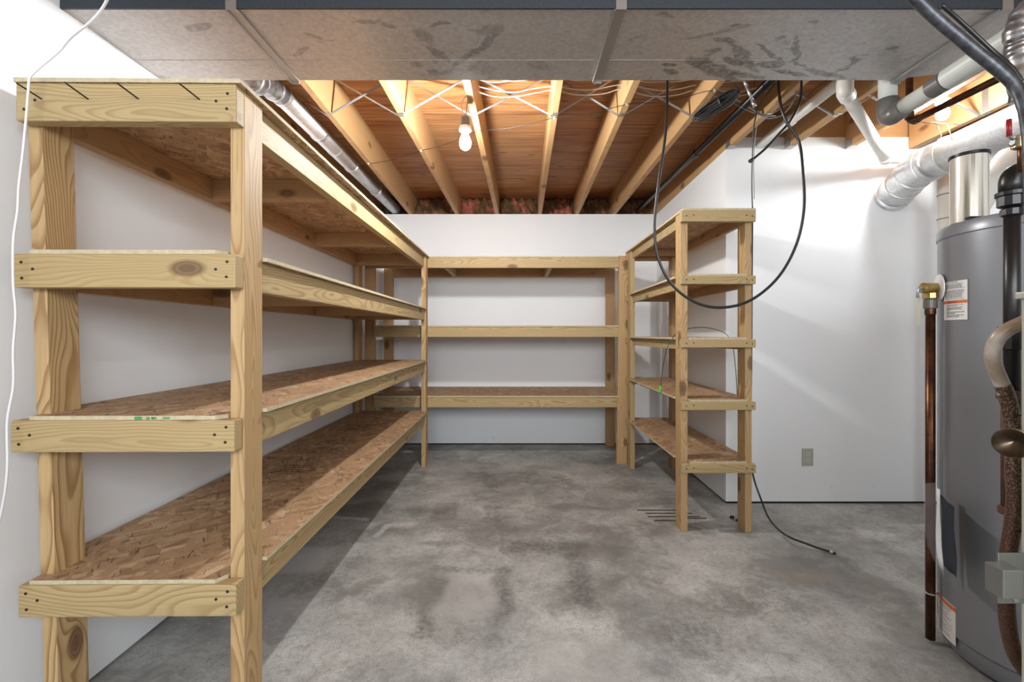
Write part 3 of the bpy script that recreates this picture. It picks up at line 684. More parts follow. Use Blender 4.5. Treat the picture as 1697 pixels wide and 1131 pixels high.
lathe('ceiling_plate', (b2.x+.06, b2.y+.05, SUB-.022), [(.02, 0), (.06, .004), (.065, .02)], white_plastic, T2)

# ------------------------------------------------------------------ pipes
P1 = thing('drain_pipe', (1.61, 2.6, H(1.255)), 'long white plastic pipe running along a joist down to the right wall', 'pipe', 'plastic drain pipes')
tube('pipe_run', [(1.611, 3.012, H(1.262)), (1.611, 2.255, H(1.262))], .028, pvc, P1, 20)
ring('coupling', (1.611, 2.69, H(1.262)), (0, 1, 0), .028, .0325, .05, pvc, P1)
ring('dark_end_ring', (1.611, 2.235, H(1.262)), (0, 1, 0), .028, .036, .03, coupling_m, P1)
P2 = thing('drain_pipe', (1.63, 2.2, H(1.2)), 'bent white plastic pipe sloping down behind the silver duct', 'pipe', 'plastic drain pipes')
e0 = Vector((1.635, 2.21, H(1.46))); e1 = at(1400, 152, 2.215); e2 = at(1468, 264, 2.86); e3 = Vector((2.655, 2.895, H(1.118)))
tube('pipe_run', [e1, e2], .029, pvc, P2, 24)
tube('riser', [e0, e1], .030, pvc, P2, 24)
tube('lower_run', round_corners([e2 + (e1-e2).normalized()*.03, e2, e3], .02), .027, pvc, P2, 24)
d_ = (e2-e1).normalized()
ring('elbow_collar', e1 + d_*.03, d_, .029, .037, .06, pvc, P2, 24); lathe('elbow', e1 + Vector((0, 0, .0)), [(.0001, -.036), (.02, -.03), (.032, -.015), (.036, .01), (.036, .06), (.030, .062)], pvc, P2, 24)
ring('end_collar', e2 - d_*.015, d_, .029, .0345, .05, pvc, P2, 24)

P3 = thing('drain_pipe', (1.462, 1.80, H(.87)), 'greyish plastic pipe with dark couplings passing under the duct', 'pipe', 'plastic drain pipes')
g0 = Vector((1.466, 1.80, H(.86))); g1 = at(1700, 48, 1.335)
tube('riser', [g0 + Vector((0, 0, .55)), g0], .031, pvc_grey, P3, 24)
tube('pipe_run', [g0, g1], .030, pvc_grey, P3, 24)
gd = (g1-g0).normalized()
tube('elbow', round_corners([g0 + Vector((0, 0, .07)), g0 + Vector((0, 0, -.006)), g0 + gd*.07], .03), .036, coupling_m, P3, 24)
ring('coupling', g0 + gd*.205, gd, .030, .0345, .055, coupling_m, P3, 24)
ring('sleeve', g0 + gd*.335, gd, .030, .0365, .20, pvc_grey, P3, 24)
ring('coupling', g0 + gd*.46, gd, .030, .0355, .035, coupling_m, P3, 24)

CP = thing('copper_pipe', (1.6, 1.86, H(.86)), 'thin brown copper pipe dropping past the duct and turning towards the right', 'pipe', 'copper pipes')
c0 = at(1507, 204, 1.87)
tube('pipe_run', round_corners([c0 + Vector((0, 0, .58)), c0, at(1700, 108, 1.42)], .03), .0125, copper, CP, 16)
ring('fitting', c0 + Vector((0, 0, .03)), (0, 0, 1), .0125, .016, .03, copper, CP, 16)
cd = (at(1700, 108, 1.42) - c0).normalized()
ring('fitting', c0 + cd*.035, cd, .0125, .016, .03, copper, CP, 16)

GP = thing('gas_pipe', (1.235, 3, H(1.27)), 'black iron pipe running along the dark joist above the side wall', 'pipe', 'gas pipes')
tube('pipe_run', [(1.262, 1.77, H(1.262)), (1.246, 4.72, H(1.285))], .021, iron, GP, 16)
ring('coupling', (1.2545, 3.2, H(1.2725)), (0, 1, 0), .021, .027, .05, iron, GP, 16)

# insulated silver duct to the right-hand wall
SD = thing('silver_round_duct', (2.4, 2.4, H(1.0)), 'round silver duct at upper right bending into the white wall', 'duct')
tube('duct_run', [(2.405, .9, H(1.03)), (2.40, 2.62, H(.998))], .098, GALV2, SD, 40)
el = [Vector((2.40, 2.60, H(.998))), Vector((2.403, 2.72, H(.992))), Vector((2.425, 2.82, H(.965))), Vector((2.458, 2.92, H(.94))), Vector((2.478, 3.013, H(.925)))]
tube('elbow', catmull(el, 4), .100, GALV, SD, 40)
for p, q in ((el[0], el[1]), (el[1], el[2]), (el[2], el[3])):
    ring('seam_ring', p.lerp(q, .5), q-p, .100, .1035, .012, GALV, SD, 40)
ring('wall_collar', (2.474, 2.985, H(.928)), el[4]-el[3], .100, .112, .022, GALV2, SD, 40)
bar = tube('hanger_rod', [at(1528, 203, 2.45), at(1600, 207, 2.45)], .0032, strap_m, None, 8)
tag(bar, 'thin metal rod below the upper right bulb', 'rod')
tw = thing('hanging_twine', at(1545, 245, 2.47), 'white twine holding up the silver duct', 'string')
ta, tb = at(1551, 205, 2.45), at(1570, 205, 2.45)
def duct_ring(y, r): 
    return [Vector((2.40 + r*math.cos(a), y, H(.998) + r*math.sin(a))) for a in [math.radians(k) for k in range(125, 125+361, 15)]]
tube('twine_loop', duct_ring(2.52, .1015), .0028, white_cable, tw, 6)
tube('twine_strand', [duct_ring(2.52, .1015)[0], duct_ring(2.50, .12)[0], ta], .0022, white_cable, tw, 6)
tube('twine_strand', [tb, at(1578, 232, 2.40)], .0022, white_cable, tw, 6)

# heavy grey conduit close to the camera
CO = tube('conduit', [at(1480, -40, 1.02), at(1540, 20, 1.02), at(1600, 72, 1.01), at(1652, 114, 1.0), at(1682, 142, .99), at(1698, 178, .98), at(1706, 230, .98), at(1710, 320, .98), at(1712, 420, .98)], .0122, conduit_m, None, 18, smooth=8)
tag(CO, 'thick dark grey conduit slanting across the upper right corner', 'conduit')
tube_pts = [at(1560, 8, 1.03), at(1590, 34, 1.035), at(1640, 80, 1.03), at(1675, 110, 1.01), at(1693, 135, 1.0)]
tag(tube('black_cable', tube_pts, .0045, black_cable, None, 8, smooth=6), 'black cable tied along the dark grey conduit', 'cable', 'black cables')
FP = thing('foil_wrapped_pipe', at(1700, 60, 1.25), 'crinkled silver foil wrapped pipe at the top right edge', 'pipe')
tube('elbow', [at(1724, 6, 1.22), at(1706, 20, 1.23), at(1694, 45, 1.24), at(1693, 75, 1.25), at(1697, 110, 1.25), at(1700, 165, 1.26)], lambda t: .036 + .0016*math.sin(t*31) + .0010*math.sin(t*77), foil, FP, 24, smooth=12)

# black iron gas pipe in front of the heater
gz = 1.10
G2 = thing('gas_pipe', at(1677, 845, gz), 'black iron pipe with elbow in front of the water heater', 'pipe', 'gas pipes')
tube('pipe_run', [at(1677, 300, gz), at(1677, 690, gz)], .0155, iron, G2, 20)
tube('elbow', round_corners([at(1677, 322, gz), at(1677, 288, gz), at(1712, 284, gz)], .035, 8), .024, iron, G2, 24)
ring('union_nut', at(1677, 334, gz), (0, 0, 1), .021, .0265, .028, iron, G2, 12)
ring('union_ring', at(1677, 322, gz), (0, 0, 1), .024, .030, .012, iron, G2, 24)
ring('union_nut', at(1677, 352, gz), (0, 0, 1), .017, .021, .02, iron, G2, 12)
ring('valve_body', at(1676, 560, gz), (0, 0, 1), .017, .024, .06, iron, G2, 12)
ring('valve_cap', at(1676, 560, gz) + Vector((.03, 0, 0)), (1, 0, 0), .012, .02, .035, iron, G2, 8)
ring('tee', at(1671, 655, gz), (0, 0, 1), .016, .0215, .026, iron_rust, G2, 12)
tube('drip_leg', [at(1670, 660, gz), at(1670, 848, gz)], .0125, iron_rust, G2, 18)
ring('coupling', at(1670, 735, gz), (0, 0, 1), .014, .0175, .05, iron_rust, G2, 16)
ring('end_cap', at(1670, 846, gz), (0, 0, 1), .0145, .018, .02, iron_rust, G2, 16)

V = thing('shutoff_valve', at(1688, 235, 1.05), 'brass shutoff valve with a red lever at the right edge', 'valve')
tube('supply_pipe', [at(1694, 226, 1.05), at(1694, 284, 1.05)], .0085, copper, V, 14)
ring('valve_body', at(1690, 236, 1.05), (0, 0, 1), .010, .015, .03, brass, V, 12)
ring('packing_nut', at(1683, 236, 1.05), (1, 0, 0), .007, .011, .016, coupling_m, V, 6)
tube('lever', [at(1682, 232, 1.05), at(1672, 226, 1.045), at(1672, 200, 1.045)], .004, strap_m, V, 8, corner=.01)
tube('lever_grip', [at(1672.5, 226, 1.045), at(1672, 198, 1.045)], lambda t: .0065 if .08 < t < .92 else .005, red_m, V, 12, smooth=0)
V2 = tube('copper_pipe', [at(1693, 295, 1.14), at(1694, 345, 1.14)], .0075, copper_bright, None, 14)
tag(V2, 'short bright copper pipe beside the black iron elbow', 'pipe', 'copper pipes')

# ------------------------------------------------------------------ water heater
HC = Vector((1.773, 1.523)); HR = .27; HT = H(.385)
WH = thing('water_heater', (HC.x, HC.y, 0), 'tall grey cylindrical water heater at the right edge of the photo', 'water heater')
lathe('tank', (HC.x, HC.y, 0), [(.25, .012), (.262, .03), (.262, .075), (.270, .082), (.270, HT-.045)], heater_m, WH, 96)
lathe('top_cap', (HC.x, HC.y, 0), [(.270, HT-.0445), (.2735, HT-.042), (.2735, HT-.012), (.268, HT-.002), (.255, HT+.002), (.0001, HT+.012)], heater_m, WH, 96)
for k in range(3):
    a = 2.2 + k*2.094
    tube('foot', [(HC.x+.2*math.cos(a), HC.y+.2*math.sin(a), 0), (HC.x+.2*math.cos(a), HC.y+.2*math.sin(a), .013)], .018, dark_m, WH, 12)
def ang(px):
    """angle on the tank seen at this column"""
    t = (px - CX)/F; A = 1+t*t; Bq = -2*(t*HC.x + HC.y); Cq = HC.x**2 + HC.y**2 - HR**2
    y = (-Bq - math.sqrt(max(0, Bq*Bq - 4*A*Cq)))/(2*A); return math.atan2(y-HC.y, t*y-HC.x) % (2*math.pi), y
def patch(name, a0, a1, z0, z1, off, mat, parent, n=10):
    bm = bmesh.new(); r0, r1 = HR+off-.0003, HR+off
    c = []
    for k in range(n+1):
        a = a0 + (a1-a0)*k/n
        c.append([bm.verts.new((HC.x+r*math.cos(a), HC.y+r*math.sin(a), z)) for r, z in ((r0, z0), (r1, z0), (r1, z1), (r0, z1))])
    for p, q in zip(c, c[1:]):
        for k in range(4): bm.faces.new((p[k], p[(k+1) % 4], q[(k+1) % 4], q[k]))
    bm.faces.new(c[0]); bm.faces.new(c[-1][::-1]); bmesh.ops.recalc_face_normals(bm, faces=bm.faces[:])
    return link(name, mesh_of(bm, name, False), mat, parent)
def text_rows(parent, a0, a1, rows, off, mat=None):
    bm = bmesh.new()
    for (z, h, fill) in rows:
        a = a0; end = a0 + (a1-a0)*fill
        while (end-a)*(a1-a0) > 0 and abs(end-a) > .004:
            l = random.uniform(.010, .034)*(1 if a1 > a0 else -1); b = a+l
            if (b-end)*(a1-a0) > 0: b = end
            vs = [bm.verts.new((HC.x+(HR+off)*math.cos(t), HC.y+(HR+off)*math.sin(t), zz)) for t, zz in ((a, z), (b, z), (b, z+h), (a, z+h))]
            bm.faces.new(vs); a = b + .007*(1 if a1 > a0 else -1)
    return link('printed_lines', mesh_of(bm, 'printed_lines'), mat or text_ink, parent)
def warn_text(parent, a0, a1, z0, h, off, text='WARNING'):
    cu = bpy.data.curves.new('warning_text', 'FONT'); cu.body = text; cu.size = h*1.35; cu.extrude = 0
    t = bpy.data.objects.new('tmp_text', cu); COL.objects.link(t)
    dg = bpy.context.evaluated_depsgraph_get(); me = bpy.data.meshes.new_from_object(t.evaluated_get(dg))
    bpy.data.objects.remove(t)
    xs_ = [v.co.x for v in me.vertices]; x0, x1 = min(xs_), max(xs_)
    for v in me.vertices:
        a = a0 + (a1-a0)*(v.co.x-x0)/(x1-x0); z = z0 + v.co.y
        v.co = (HC.x+(HR+off)*math.cos(a), HC.y+(HR+off)*math.sin(a), z)
    return link('warning_text', me, ink, parent)
# upper label
A0, yA = ang(1567); A1, yB = ang(1606)
A0 = ang(1564)[0]
ym = ang(1596)[1]; lz0, lz1 = EYE + (CY-531)*ym/F, EYE + (CY-463)*ym/F
lab = patch('warning_label', A0, A1, lz0, lz1, .0008, text_ink, WH)
m_ = (A1-A0)*.04
paper = patch('paper', A0+m_, A1-m_, lz0+.002, lz1-.002, .0012, label_m, lab)
h = lz1-lz0
patch('orange_stripe', A0+m_, A1-m_, lz0+h*.425, lz0+h*.50, .0016, orange_m, lab)
rows = [(lz0+h*z, h*.013, random.uniform(.8, 1)) for z in (.90, .875, .85, .825, .80, .745, .72, .695, .67, .645, .62, .595, .57, .53)]
text_rows(lab, A0+3*m_, A1-2*m_, rows, .0018)
rows = [(lz0+h*z, h*(.014 if z > .2 else .02), f) for z, f in ((.385, .9), (.36, .6), (.32, .9), (.295, .8), (.27, .85), (.245, .2), (.20, .95), (.165, .5), (.12, .9), (.085, .7))]
text_rows(lab, A0+(A1-A0)*.2, A1-2*m_, rows, .0018)
text_rows(lab, A0+(A1-A0)*.22, A0+(A1-A0)*.7, [(lz0+h*.945, h*.02, .95)], .0018)
warn_text(lab, A0+(A1-A0)*.26, A0+(A1-A0)*.62, lz0+h*.437, h*.05, .0019)
# lower label
B0 = ang(1556)[0]; B1, yb = ang(1584)
mz0, mz1 = EYE + (CY-1072)*yb/F, EYE + (CY-1008)*yb/F
lab = patch('rating_label', B0, B1, mz0, mz1, .0008, label_m, WH)
h = mz1-mz0
patch('orange_stripe', B0, B1, mz1-h*.13, mz1-h*.02, .0014, orange_m, lab)
m_ = (B1-B0)*.05
text_rows(lab, B0+2*m_, B1-2*m_, [(mz0+h*z, h*.014, random.uniform(.6, 1)) for z in (.82, .78, .74, .66, .62, .58, .54, .46, .42, .34, .30, .26, .22, .14, .10)], .0016)

# relief valve and its discharge pipe
vz = EYE + (CY-478)*1.66/F
vc = Vector((1.503, 1.655, vz)); wc = Vector((HC.x, HC.y, vz)); vd = (vc-wc).normalized(); vs_ = wc + vd*HR
RV = thing('relief_valve', vc, 'brass relief valve on the heater side with a grey lever', 'valve')
lx = Vector((1, .05, 0)).normalized()
tube('valve_inlet', [vs_, vc], .0125, brass, RV, 16)
ring('wall_rosette', vs_ + vd*.006, vd, .004, .048, .004, white_plastic, RV, 32)
ring('body', vc, lx, .014, .019, .062, brass, RV, 12)
ring('outlet_nut', vc - Vector((0, 0, .028)), (0, 0, 1), .019, .022, .024, brass, RV, 8)
tube('lever', [vc - lx*.03, vc - lx*.046, vc - lx*.050 - Vector((0, 0, .035))], .004, plain('lever_steel', (.35, .42, .5), .35, .6), RV, 8, corner=.01)
box('hang_tag', (vc.x-.044, vc.x-.0425), (vc.y-.006, vc.y+.006), (vc.z-.135, vc.z-.03), plain('tag_paper', (.5, .5, .36), .7), RV)
DP = thing('copper_pipe', (vc.x, vc.y, 0), 'aged copper discharge pipe standing beside the water heater', 'pipe', 'copper pipes')
tube('pipe_run', [(vc.x, vc.y, vc.z-.06), (vc.x, vc.y, .014)], .0145, copper, DP, 24)
ring('top_adapter', (vc.x, vc.y, vc.z-.058), (0, 0, 1), .0165, .0205, .035, coupling_m, DP, 16)
ring('joint', (vc.x, vc.y, vc.z-.085), (0, 0, 1), .0145, .0165, .025, copper, DP, 16)
zc_ = EYE + (CY-983)*1.655/F
ring('strap_clamp', (vc.x, vc.y, zc_), (0, 0, 1), .0145, .0168, .006, GALV, DP, 20)
ring('clamp_screw', (vc.x+.022, vc.y-.002, zc_-.001), (1, 0, 0), .003, .004, .012, GALV, DP, 10)
# plastic sleeve with papers hung on the pipe
BG = thing('plastic_document_bag', at(1555, 800, 1.60), 'clear plastic bag of papers hanging between the copper pipe and heater', 'bag')
def quad_sheet(name, corners, mat, thick=.0008, n=8, bulge=.01, parent=None):
    c = [Vector(p) for p in corners]; bm = bmesh.new(); nrm = (c[1]-c[0]).cross(c[3]-c[0]).normalized()
    g = []
    for j in range(n+1):
        row = []
        for i in range(n+1):
            u, v = i/n, j/n
            p = c[0].lerp(c[1], u).lerp(c[3].lerp(c[2], u), v) + nrm*(bulge*math.sin(math.pi*u)*math.sin(math.pi*v) + .002*math.sin(9*u+7*v))
            row.append(bm.verts.new(p))
        g.append(row)
    for j in range(n):
        for i in range(n): bm.faces.new((g[j][i], g[j][i+1], g[j+1][i+1], g[j+1][i]))
    r = bmesh.ops.extrude_face_region(bm, geom=bm.faces[:])
    for v in r['geom']:
        if isinstance(v, bmesh.types.BMVert): v.co += nrm*thick
    bmesh.ops.recalc_face_normals(bm, faces=bm.faces[:])
    return link(name, mesh_of(bm, name, True), mat, parent)
quad_sheet('clear_sleeve', [at(1527, 802, 1.62), at(1552, 800, 1.57), at(1565, 962, 1.55), at(1536, 905, 1.60)], clear_m, parent=BG)
a_ = N('clear_film'); a_.b.inputs['Alpha'].default_value = .05; film_m = a_.out((.3, .32, .36), .2, None, .3)
quad_sheet('clear_sleeve', [at(1553, 800, 1.57), at(1583, 842, 1.46), at(1589, 982, 1.44), at(1562, 955, 1.54)], film_m, parent=BG, bulge=-.008)
quad_sheet('white_sheet', [at(1551, 808, 1.575), at(1557, 812, 1.555), at(1563, 950, 1.555), at(1552, 925, 1.57)], white_plastic, parent=BG, bulge=.002)
quad_sheet('dark_booklet', [at(1558, 820, 1.565), at(1581, 842, 1.475), at(1585, 958, 1.458), at(1563, 938, 1.545)], plain('booklet_cover', (.012, .017, .028), .95), parent=BG, bulge=-.003)

bpy.data.materials['booklet_cover'].node_tree.nodes['Principled BSDF'].inputs['Specular IOR Level'].default_value = .12
# flue parts above the heater
FL = thing('plastic_wrapped_canister', at(1606, 372, 1.62), 'shiny plastic wrapped metal cylinder with black rim on top of the water heater', 'canister')
fc = at(1606, 372, 1.62)
lathe('shell', (fc.x, fc.y, HT+.012), [(.0515, 0), (.0515, .232)], wrap_m, FL, 40)
lathe('rim', (fc.x, fc.y, HT+.012), [(.0515, .2325), (.055, .234), (.055, .243), (.048, .245), (.047, .236)], iron, FL, 40)
tube('side_tube', [(fc.x+.068, fc.y+.03, HT+.008), (fc.x+.068, fc.y+.03, HT+.232)], .014, white_plastic, FL, 16)
ring('side_tube_cap', (fc.x+.068, fc.y+.03, HT+.238), (0, 0, 1), .012, .0165, .014, iron, FL, 16)
box('bracket', (fc.x-.07, fc.x-.005), (fc.y-.075, fc.y-.055), (HT+.010, HT+.018), iron, FL)
VP = thing('vent_pipe', (2.608, 2.75, 0), 'white wrapped vertical vent pipe with dark bands behind the water heater', 'pipe', 'vent pipes')
tube('pipe_run', [(2.608, 2.75, 0), (2.608, 2.75, H(1.19))], .052, plain('aged_white_wrap', (.66, .62, .55), .6, 0, .15), VP, 28)
for zz in (.965, .845, .70, 1.0):
    ring('tape_band', (2.608, 2.75, H(zz)), (0, 0, 1), .052, .0545, .006, coupling_m, VP, 28)
VQ = thing('vent_pipe', at(1640, 320, 1.98), 'off-white wrapped pipe slanting up behind the canister', 'pipe', 'vent pipes')
tube('pipe_run', [at(1608, 352, 1.86), at(1672, 262, 2.12)], .050, plain('offwhite_wrap', (.62, .59, .53), .6, 0, .12), VQ, 28)
qd = (at(1672, 262, 2.12) - at(1608, 352, 1.86)).normalized()
ring('tape_band', at(1658, 281, 2.065), qd, .050, .052, .006, coupling_m, VQ, 28)

# ------------------------------------------------------------------ hose, cabinet edge, knob, latch
hp = [at(1712, 528, .93), at(1690, 537, .94), at(1668, 548, .95), at(1651, 565, .96), at(1645, 588, .97), at(1650, 612, .98), at(1661, 638, .985), at(1671, 665, .985)]
HO = thing('water_hose', hp[-1], 'curved beige hose turning into rusty braided hose in front of the heater', 'hose')
tube('smooth_sleeve', hp, .0135, hose_m, HO, 20, smooth=6)
tube('braided_lower', [hp[-2], at(1668, 655, .985), at(1676, 690, .985), at(1680, 730, .985), at(1680, 780, .985), at(1682, 830, .985), at(1677, 880, .985), at(1670, 925, .985), at(1667, 980, .985), at(1671, 1040, .99), at(1682, 1085, .99), at(1700, 1115, .99)], .0142, braid_m, HO, 20, smooth=6)
ring('tie', at(1679, 687, .985), (0.1, 0, 1), .0142, .0165, .004, black_cable, HO, 16)
ring('tie', at(1680, 876, .985), (-.2, 0, 1), .0142, .0165, .004, black_cable, HO, 16)
ring('hose_end_bead', at(1645, 588, .97)+Vector((0, 0, 0)), (0, 0, 1), .0135, .0138, .004, hose_m, HO, 16)

KX = (1685 - CX)*.88/F
CB = thing('cream_metal_cabinet', (KX+.15, .72, 0), 'cream cabinet edge with round knob and latch at the right edge', 'cabinet')
box('body', (KX+.002, KX+.4), (.58, .875), (.03, H(.068)), cream, CB, .004)
box('top_cap', (KX-.004, KX+.404), (.574, .881), (H(.0685), H(.082)), cream, CB, .003)
box('plinth', (KX+.012, KX+.39), (.59, .865), (0, .0295), dark_m, CB)
kc = at(1677, 735, .845); ka = Vector((-.80, -.60, 0)); ko = kc - ka*.030
lathe('knob', ko, [(.012, -.004), (.020, 0), (.0255, .010), (.0275, .024), (.0275, .0295), (.0262, .030), (.010, .010), (.0001, .006)], rusty('brushed_nickel', (.15, .115, .08), (.08, .06, .04), .5, .3, .95, 30), CB, 48, axis=ka)
tube('knob_stem', [ko, Vector((KX+.003, .866, kc.z))], .009, bpy.data.materials['brushed_nickel'], CB, 16)
lk = at(1662, 958, .85)
latch_m = plain('dull_latch_steel', (.25, .25, .23), .4, .75)
LT = box('latch_plate', (KX-.066, KX+.0015), (.852, .8545), (lk.z-.050, lk.z+.045), latch_m, CB, .002)
sub_inv(LT)
box('latch_box', (KX-.092, KX-.055), (.818, .8515), (lk.z-.022, lk.z+.030), latch_m, LT, .002)
box('latch_slot', (KX-.054, KX-.026), (.8495, .8519), (lk.z-.034, lk.z-.025), dark_m, LT)
ring('latch_screw', (KX-.034, .8505, lk.z-.042), (0, 1, 0), .003, .005, .003, strap_m, LT, 12)

# ------------------------------------------------------------------ outlet
oc = at(1338, 758, ZM)
OU = thing('wall_outlet', (oc.x, ZM, oc.z), 'beige double power outlet low on the right white wall', 'power outlet')
box('cover_plate', (oc.x-.036, oc.x+.036), (ZM-.006, ZM-.0003), (oc.z-.058, oc.z+.058), plain('outlet_plate', (.42, .42, .36), .4), OU, .002)
for s in (-1, 1):
    r = ring('receptacle', (oc.x, ZM-.007, oc.z+s*.021), (0, 1, 0), .014, .0155, .003, plain('receptacle_face', (.62, .60, .50), .4), OU, 20)
    bm = bmesh.new()
    for dx in (-.006, .006): box_bm(bm, (oc.x+dx-.0013, oc.x+dx+.0013), (ZM-.0092, ZM-.008), (oc.z+s*.021+.000, oc.z+s*.021+.009))
    box_bm(bm, (oc.x-.0022, oc.x+.0022), (ZM-.0092, ZM-.008), (oc.z+s*.021-.010, oc.z+s*.021-.005))
    link('slots', mesh_of(bm, 'slots'), dark_m, r)

# ------------------------------------------------------------------ cables
def cable(name, pts, r, mat, lab, cat='cable', group=None, smooth=8):
    return tag(tube(name, pts, r, mat, None, 8, smooth=smooth), lab, cat, group)
LP = [at(1106, 60, 2.05), at(1106, 137, 2.05), at(1103, 220, 2.02), at(1092, 300, 2.0), at(1085, 370, 2.0), at(1090, 425, 2.0), at(1112, 470, 2.0), at(1148, 499, 2.0), at(1190, 510, 2.0), at(1240, 500, 2.0), at(1287, 463, 2.0), at(1318, 410, 2.0), at(1332, 350, 2.0), at(1331, 285, 2.02), at(1324, 235, 2.05), at(1305, 205, 2.05), at(1294, 175, 2.06), at(1290, 137, 2.08), at(1289, 70, 2.08)]
cable('black_cable', LP, .0062, black_cable, 'thick black cable hanging in a long loop over the right shelving', group='black cables')
cable('black_cable', [at(1328, 34.1, 2.12), at(1328, 138, 2.12), at(1325, 170, 2.12), at(1310, 200, 2.12), at(1291, 222, 2.12), at(1270, 245, 2.12), at(1247, 265, 2.12)], .0055, black_cable, 'short black cable dangling with a capped end near the side wall', group='black cables')
cable('cable_end', [at(1248, 264, 2.12), at(1242, 268, 2.12)], .0085, black_cable, 'small black cap on the dangling cable end', 'cable end', smooth=0)
V1 = [at(1285, 138, 2.35), at(1262, 170, 2.4), at(1252, 195, 2.45), at(1248, 230, 2.5), at(1246, 300, 2.55), at(1247, 345, 2.555)]
cable('black_cable', V1, .0034, black_cable, 'thin black cable hanging down behind the right shelving top', group='black cables')
cable('black_cable', [at(1247, 345, 2.72), at(1246, 480, 2.72), at(1245, 620, 2.72), at(1243, 740, 2.70), at(1248, 788, 2.68), at(1262, 830, 2.62), at(1276, 862, 2.50), at(1302, 887, 2.41), at(1340, 903, 2.37), at(1378, 916, 2.325)], .0052, black_cable, 'black cable coming down behind the right shelving onto the floor', group='black cables')
ce = thing('cable_connector', at(1381, 917, 2.32), 'small metal connector on the cable end lying on the floor', 'connector')
tube('barrel', [at(1375, 914, 2.325), at(1380, 916.5, 2.32)], .0075, GALV, ce, 12); tube('tip', [at(1380, 916.5, 2.32), at(1385, 918, 2.315)], .006, black_cable, ce, 12)
cable('grey_cable', [at(1320, 140, 2.3), at(1316, 165, 2.3), at(1300, 188, 2.32), at(1280, 196, 2.34), at(1262, 193, 2.36), at(1250, 180, 2.4)], .0035, grey_cable, 'grey cable curving beside the white drain pipe', group='grey cables')
cable('grey_cable', [at(1258, 196, 2.4), at(1252, 225, 2.45), at(1249, 270, 2.5), at(1250, 330, 2.54)], .0022, grey_cable, 'thin grey cable hanging beside the black one behind the shelving top', group='grey cables')
cable('black_cable', [at(1218, 140, 2.3), at(1224, 152, 2.3), at(1219, 165, 2.3), at(1205, 178, 2.32), at(1165, 196, 2.4), at(1156, 200, 2.42)], .004, grey_cable, 'cable end looping down onto the black coil', group='black cables')
wire = [at(1222, 658, 2.80), at(1219, 610, 2.80), at(1214, 574, 2.84), at(1206, 557, 2.90), at(1194, 549, 2.9), at(1168, 543, 2.88), at(1140, 545, 2.80), at(1126, 551, 2.73), at(1117, 557, 2.69), at(1107, 574, 2.69), at(1099, 605, 2.70), at(1095, 640, 2.70)]
WR = thing('thin_wire', wire[0], 'thin black wire arching through the right shelving with a green tip', 'wire')
tube('strand', wire, .0022, black_cable, WR, 6, smooth=6)
tube('green_tip', [at(1094.5, 640, 2.70), at(1094, 652, 2.70)], .006, green_m, WR, 10)
# coil hung beside the joist
CC = thing('cable_coil', at(1185, 180, 2.35), 'coil of black cable bunched beside a joist right of centre', 'cable coil')
p0, p1 = at(1153, 197, 2.42), at(1222, 152, 2.26)
for k in range(13):
    ax = (p1-p0); sd = Vector((-.25, .2, .9)).normalized(); w_ = .008 + .0018*k
    o_ = Vector((random.uniform(-.012, .012), random.uniform(-.015, .015), random.uniform(-.008, .008)))
    pts = [p0 + ax*(.5 - .52*math.cos(2*math.pi*t/16)) + sd*w_*math.sin(2*math.pi*t/16) + o_ for t in range(17)]
    tube('cable_turn', pts, .0042, black_cable if k != 5 else grey_cable, CC, 6, smooth=3)
ring('cable_tie', p0 + (p1-p0)*.62, p1-p0, .026, .028, .006, coupling_m, CC, 12)
# turnbuckle-like fitting
TB = thing('cable_splitter', at(1243, 155, 2.1), 'bright metal inline cable fitting hanging below the duct edge', 'cable fitting')
tube('barrel', [at(1237, 142, 2.1), at(1247, 167, 2.1)], .0065, GALV, TB, 12); tube('end_nut', [at(1247, 167, 2.1), at(1251, 177, 2.1)], .008, GALV, TB, 6); tube('end_nut', [at(1234, 134, 2.1), at(1238, 144, 2.1)], .008, GALV, TB, 6)
tube('lead', [at(1251, 177, 2.1), at(1256, 187, 2.12), at(1268, 192, 2.15), at(1285, 192, 2.2)], .003, black_cable, TB, 6, smooth=4)
# white house wiring passing through the joists
k = 0
wl = ['upper white cable drooping between the joists behind the duct', 'second white cable in the bundle through the joists', 'third white cable sagging lowest between the joists', 'white cable threaded high through the joists']
for (y0, zoff, sag, ph) in ((2.44, .155, .012, .4), (2.47, .120, .022, 1.0), (2.50, .112, .030, 1.8), (2.46, .160, .020, 2.6)):
    pts = []; jx = [JX[i](y0) for i in range(2, 7)]
    for a, b in zip(jx, jx[1:]):
        for t in (0, .25, .5, .75):
            pts.append(Vector((a+(b-a)*t, y0 + .012*math.sin(5*a+t*4+ph), TOP + zoff - sag*math.sin(math.pi*t) + .006*math.sin(9*t+ph))))
    pts.append(Vector((jx[-1]-.021, y0, TOP+zoff)))
    cable('white_cable', pts, .0034, white_cable, wl[k], group='white house wiring', smooth=4); k += 1
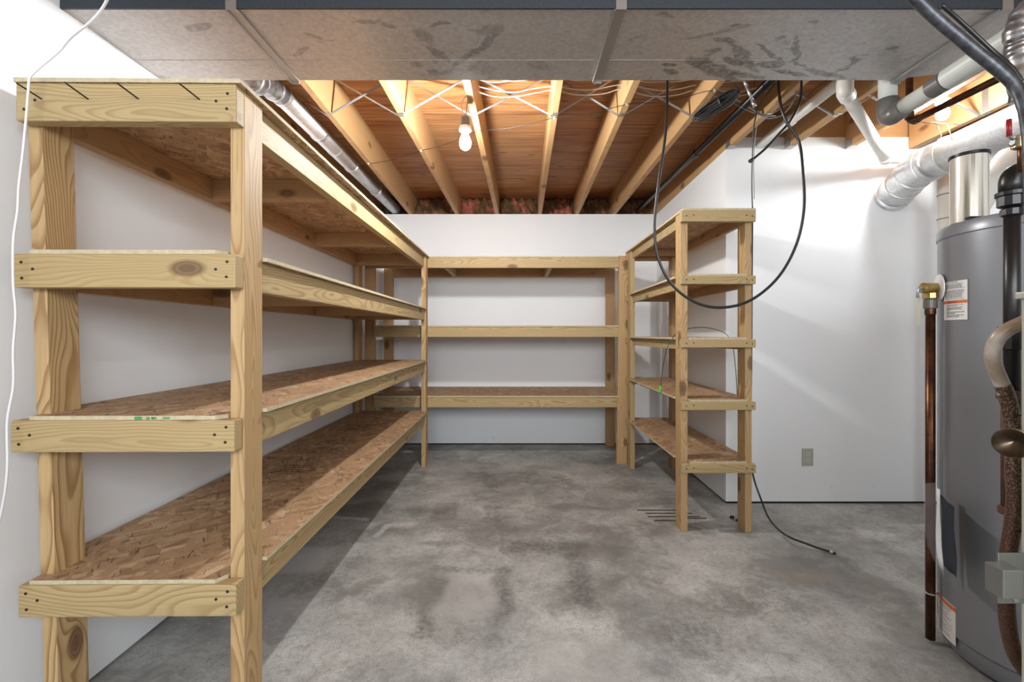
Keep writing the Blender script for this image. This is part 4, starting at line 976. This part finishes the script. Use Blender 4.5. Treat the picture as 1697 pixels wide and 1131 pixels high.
# telephone wire stapled across the joist bottoms
tz = TOP - .004
tp = [(JX[0](3.26), 3.26), (JX[1](3.03), 3.03), (JX[2](2.74), 2.74), (JX[3](2.57), 2.57), (JX[4](2.42), 2.42), (JX[5](2.28), 2.28), (JX[6](2.42)-.03, 2.55)]
TW = thing('telephone_wire', (tp[0][0], tp[0][1], tz), 'thin dark wire stapled diagonally across the joist bottoms', 'wire')
pts = []
for (a, b) in zip(tp, tp[1:]):
    for t in (0, .33, .66): pts.append(Vector((a[0]+(b[0]-a[0])*t, a[1]+(b[1]-a[1])*t, tz - (.012 if t else 0))))
pts.append(Vector((*tp[-1], tz)))
tube('strand', pts, .0016, black_cable, TW, 6, smooth=3)
for p in tp[:-1]: box('staple', (p[0]-.005, p[0]+.005), (p[1]-.004, p[1]+.004), (tz-.005, TOP-.0003), white_plastic, TW)
# white cord at the left edge
cordpts = [at(190, -30, 1.0), at(172, 10, 1.05), at(150, 36, 1.08), at(118, 62, 1.12), at(98, 85, 1.14), at(66, 112, 1.15), at(50, 128, 1.15), at(47, 150, 1.15), at(43, 200, 1.15), at(37, 260, 1.15), at(31, 310, 1.15), at(29, 350, 1.15), at(22, 400, 1.15), at(22, 470, 1.15), at(26, 520, 1.15), at(22, 580, 1.15), at(22, 640, 1.15), at(12, 700, 1.15), at(12, 780, 1.15), at(2, 850, 1.15), at(-20, 930, 1.15)]
cable('hanging_cable', cordpts, .0029, white_plastic, 'white cord dangling down in front of the left shelving end', 'cord')

# crumbs of dirt on the floor by the right unit
for k, (px, py, rr, lab) in enumerate(((1213, 857, .014, 'larger dark clod of dirt on the floor beside the right shelving leg'), (1221, 861, .009, 'smaller dark clod of dirt on the floor beside the right shelving leg'))):
    p = at(px, py, EYE*F/(py+3-CY)); bm = bmesh.new(); bmesh.ops.create_icosphere(bm, subdivisions=2, radius=rr)
    for v in bm.verts:
        v.co *= random.uniform(.8, 1.15); v.co.z = max(-rr*.6, v.co.z*.75); v.co += Vector((p.x, p.y, rr*.6))
    tag(link('dirt_clod', mesh_of(bm, 'dirt_clod'), dark_m), lab, 'dirt', 'dirt clods')
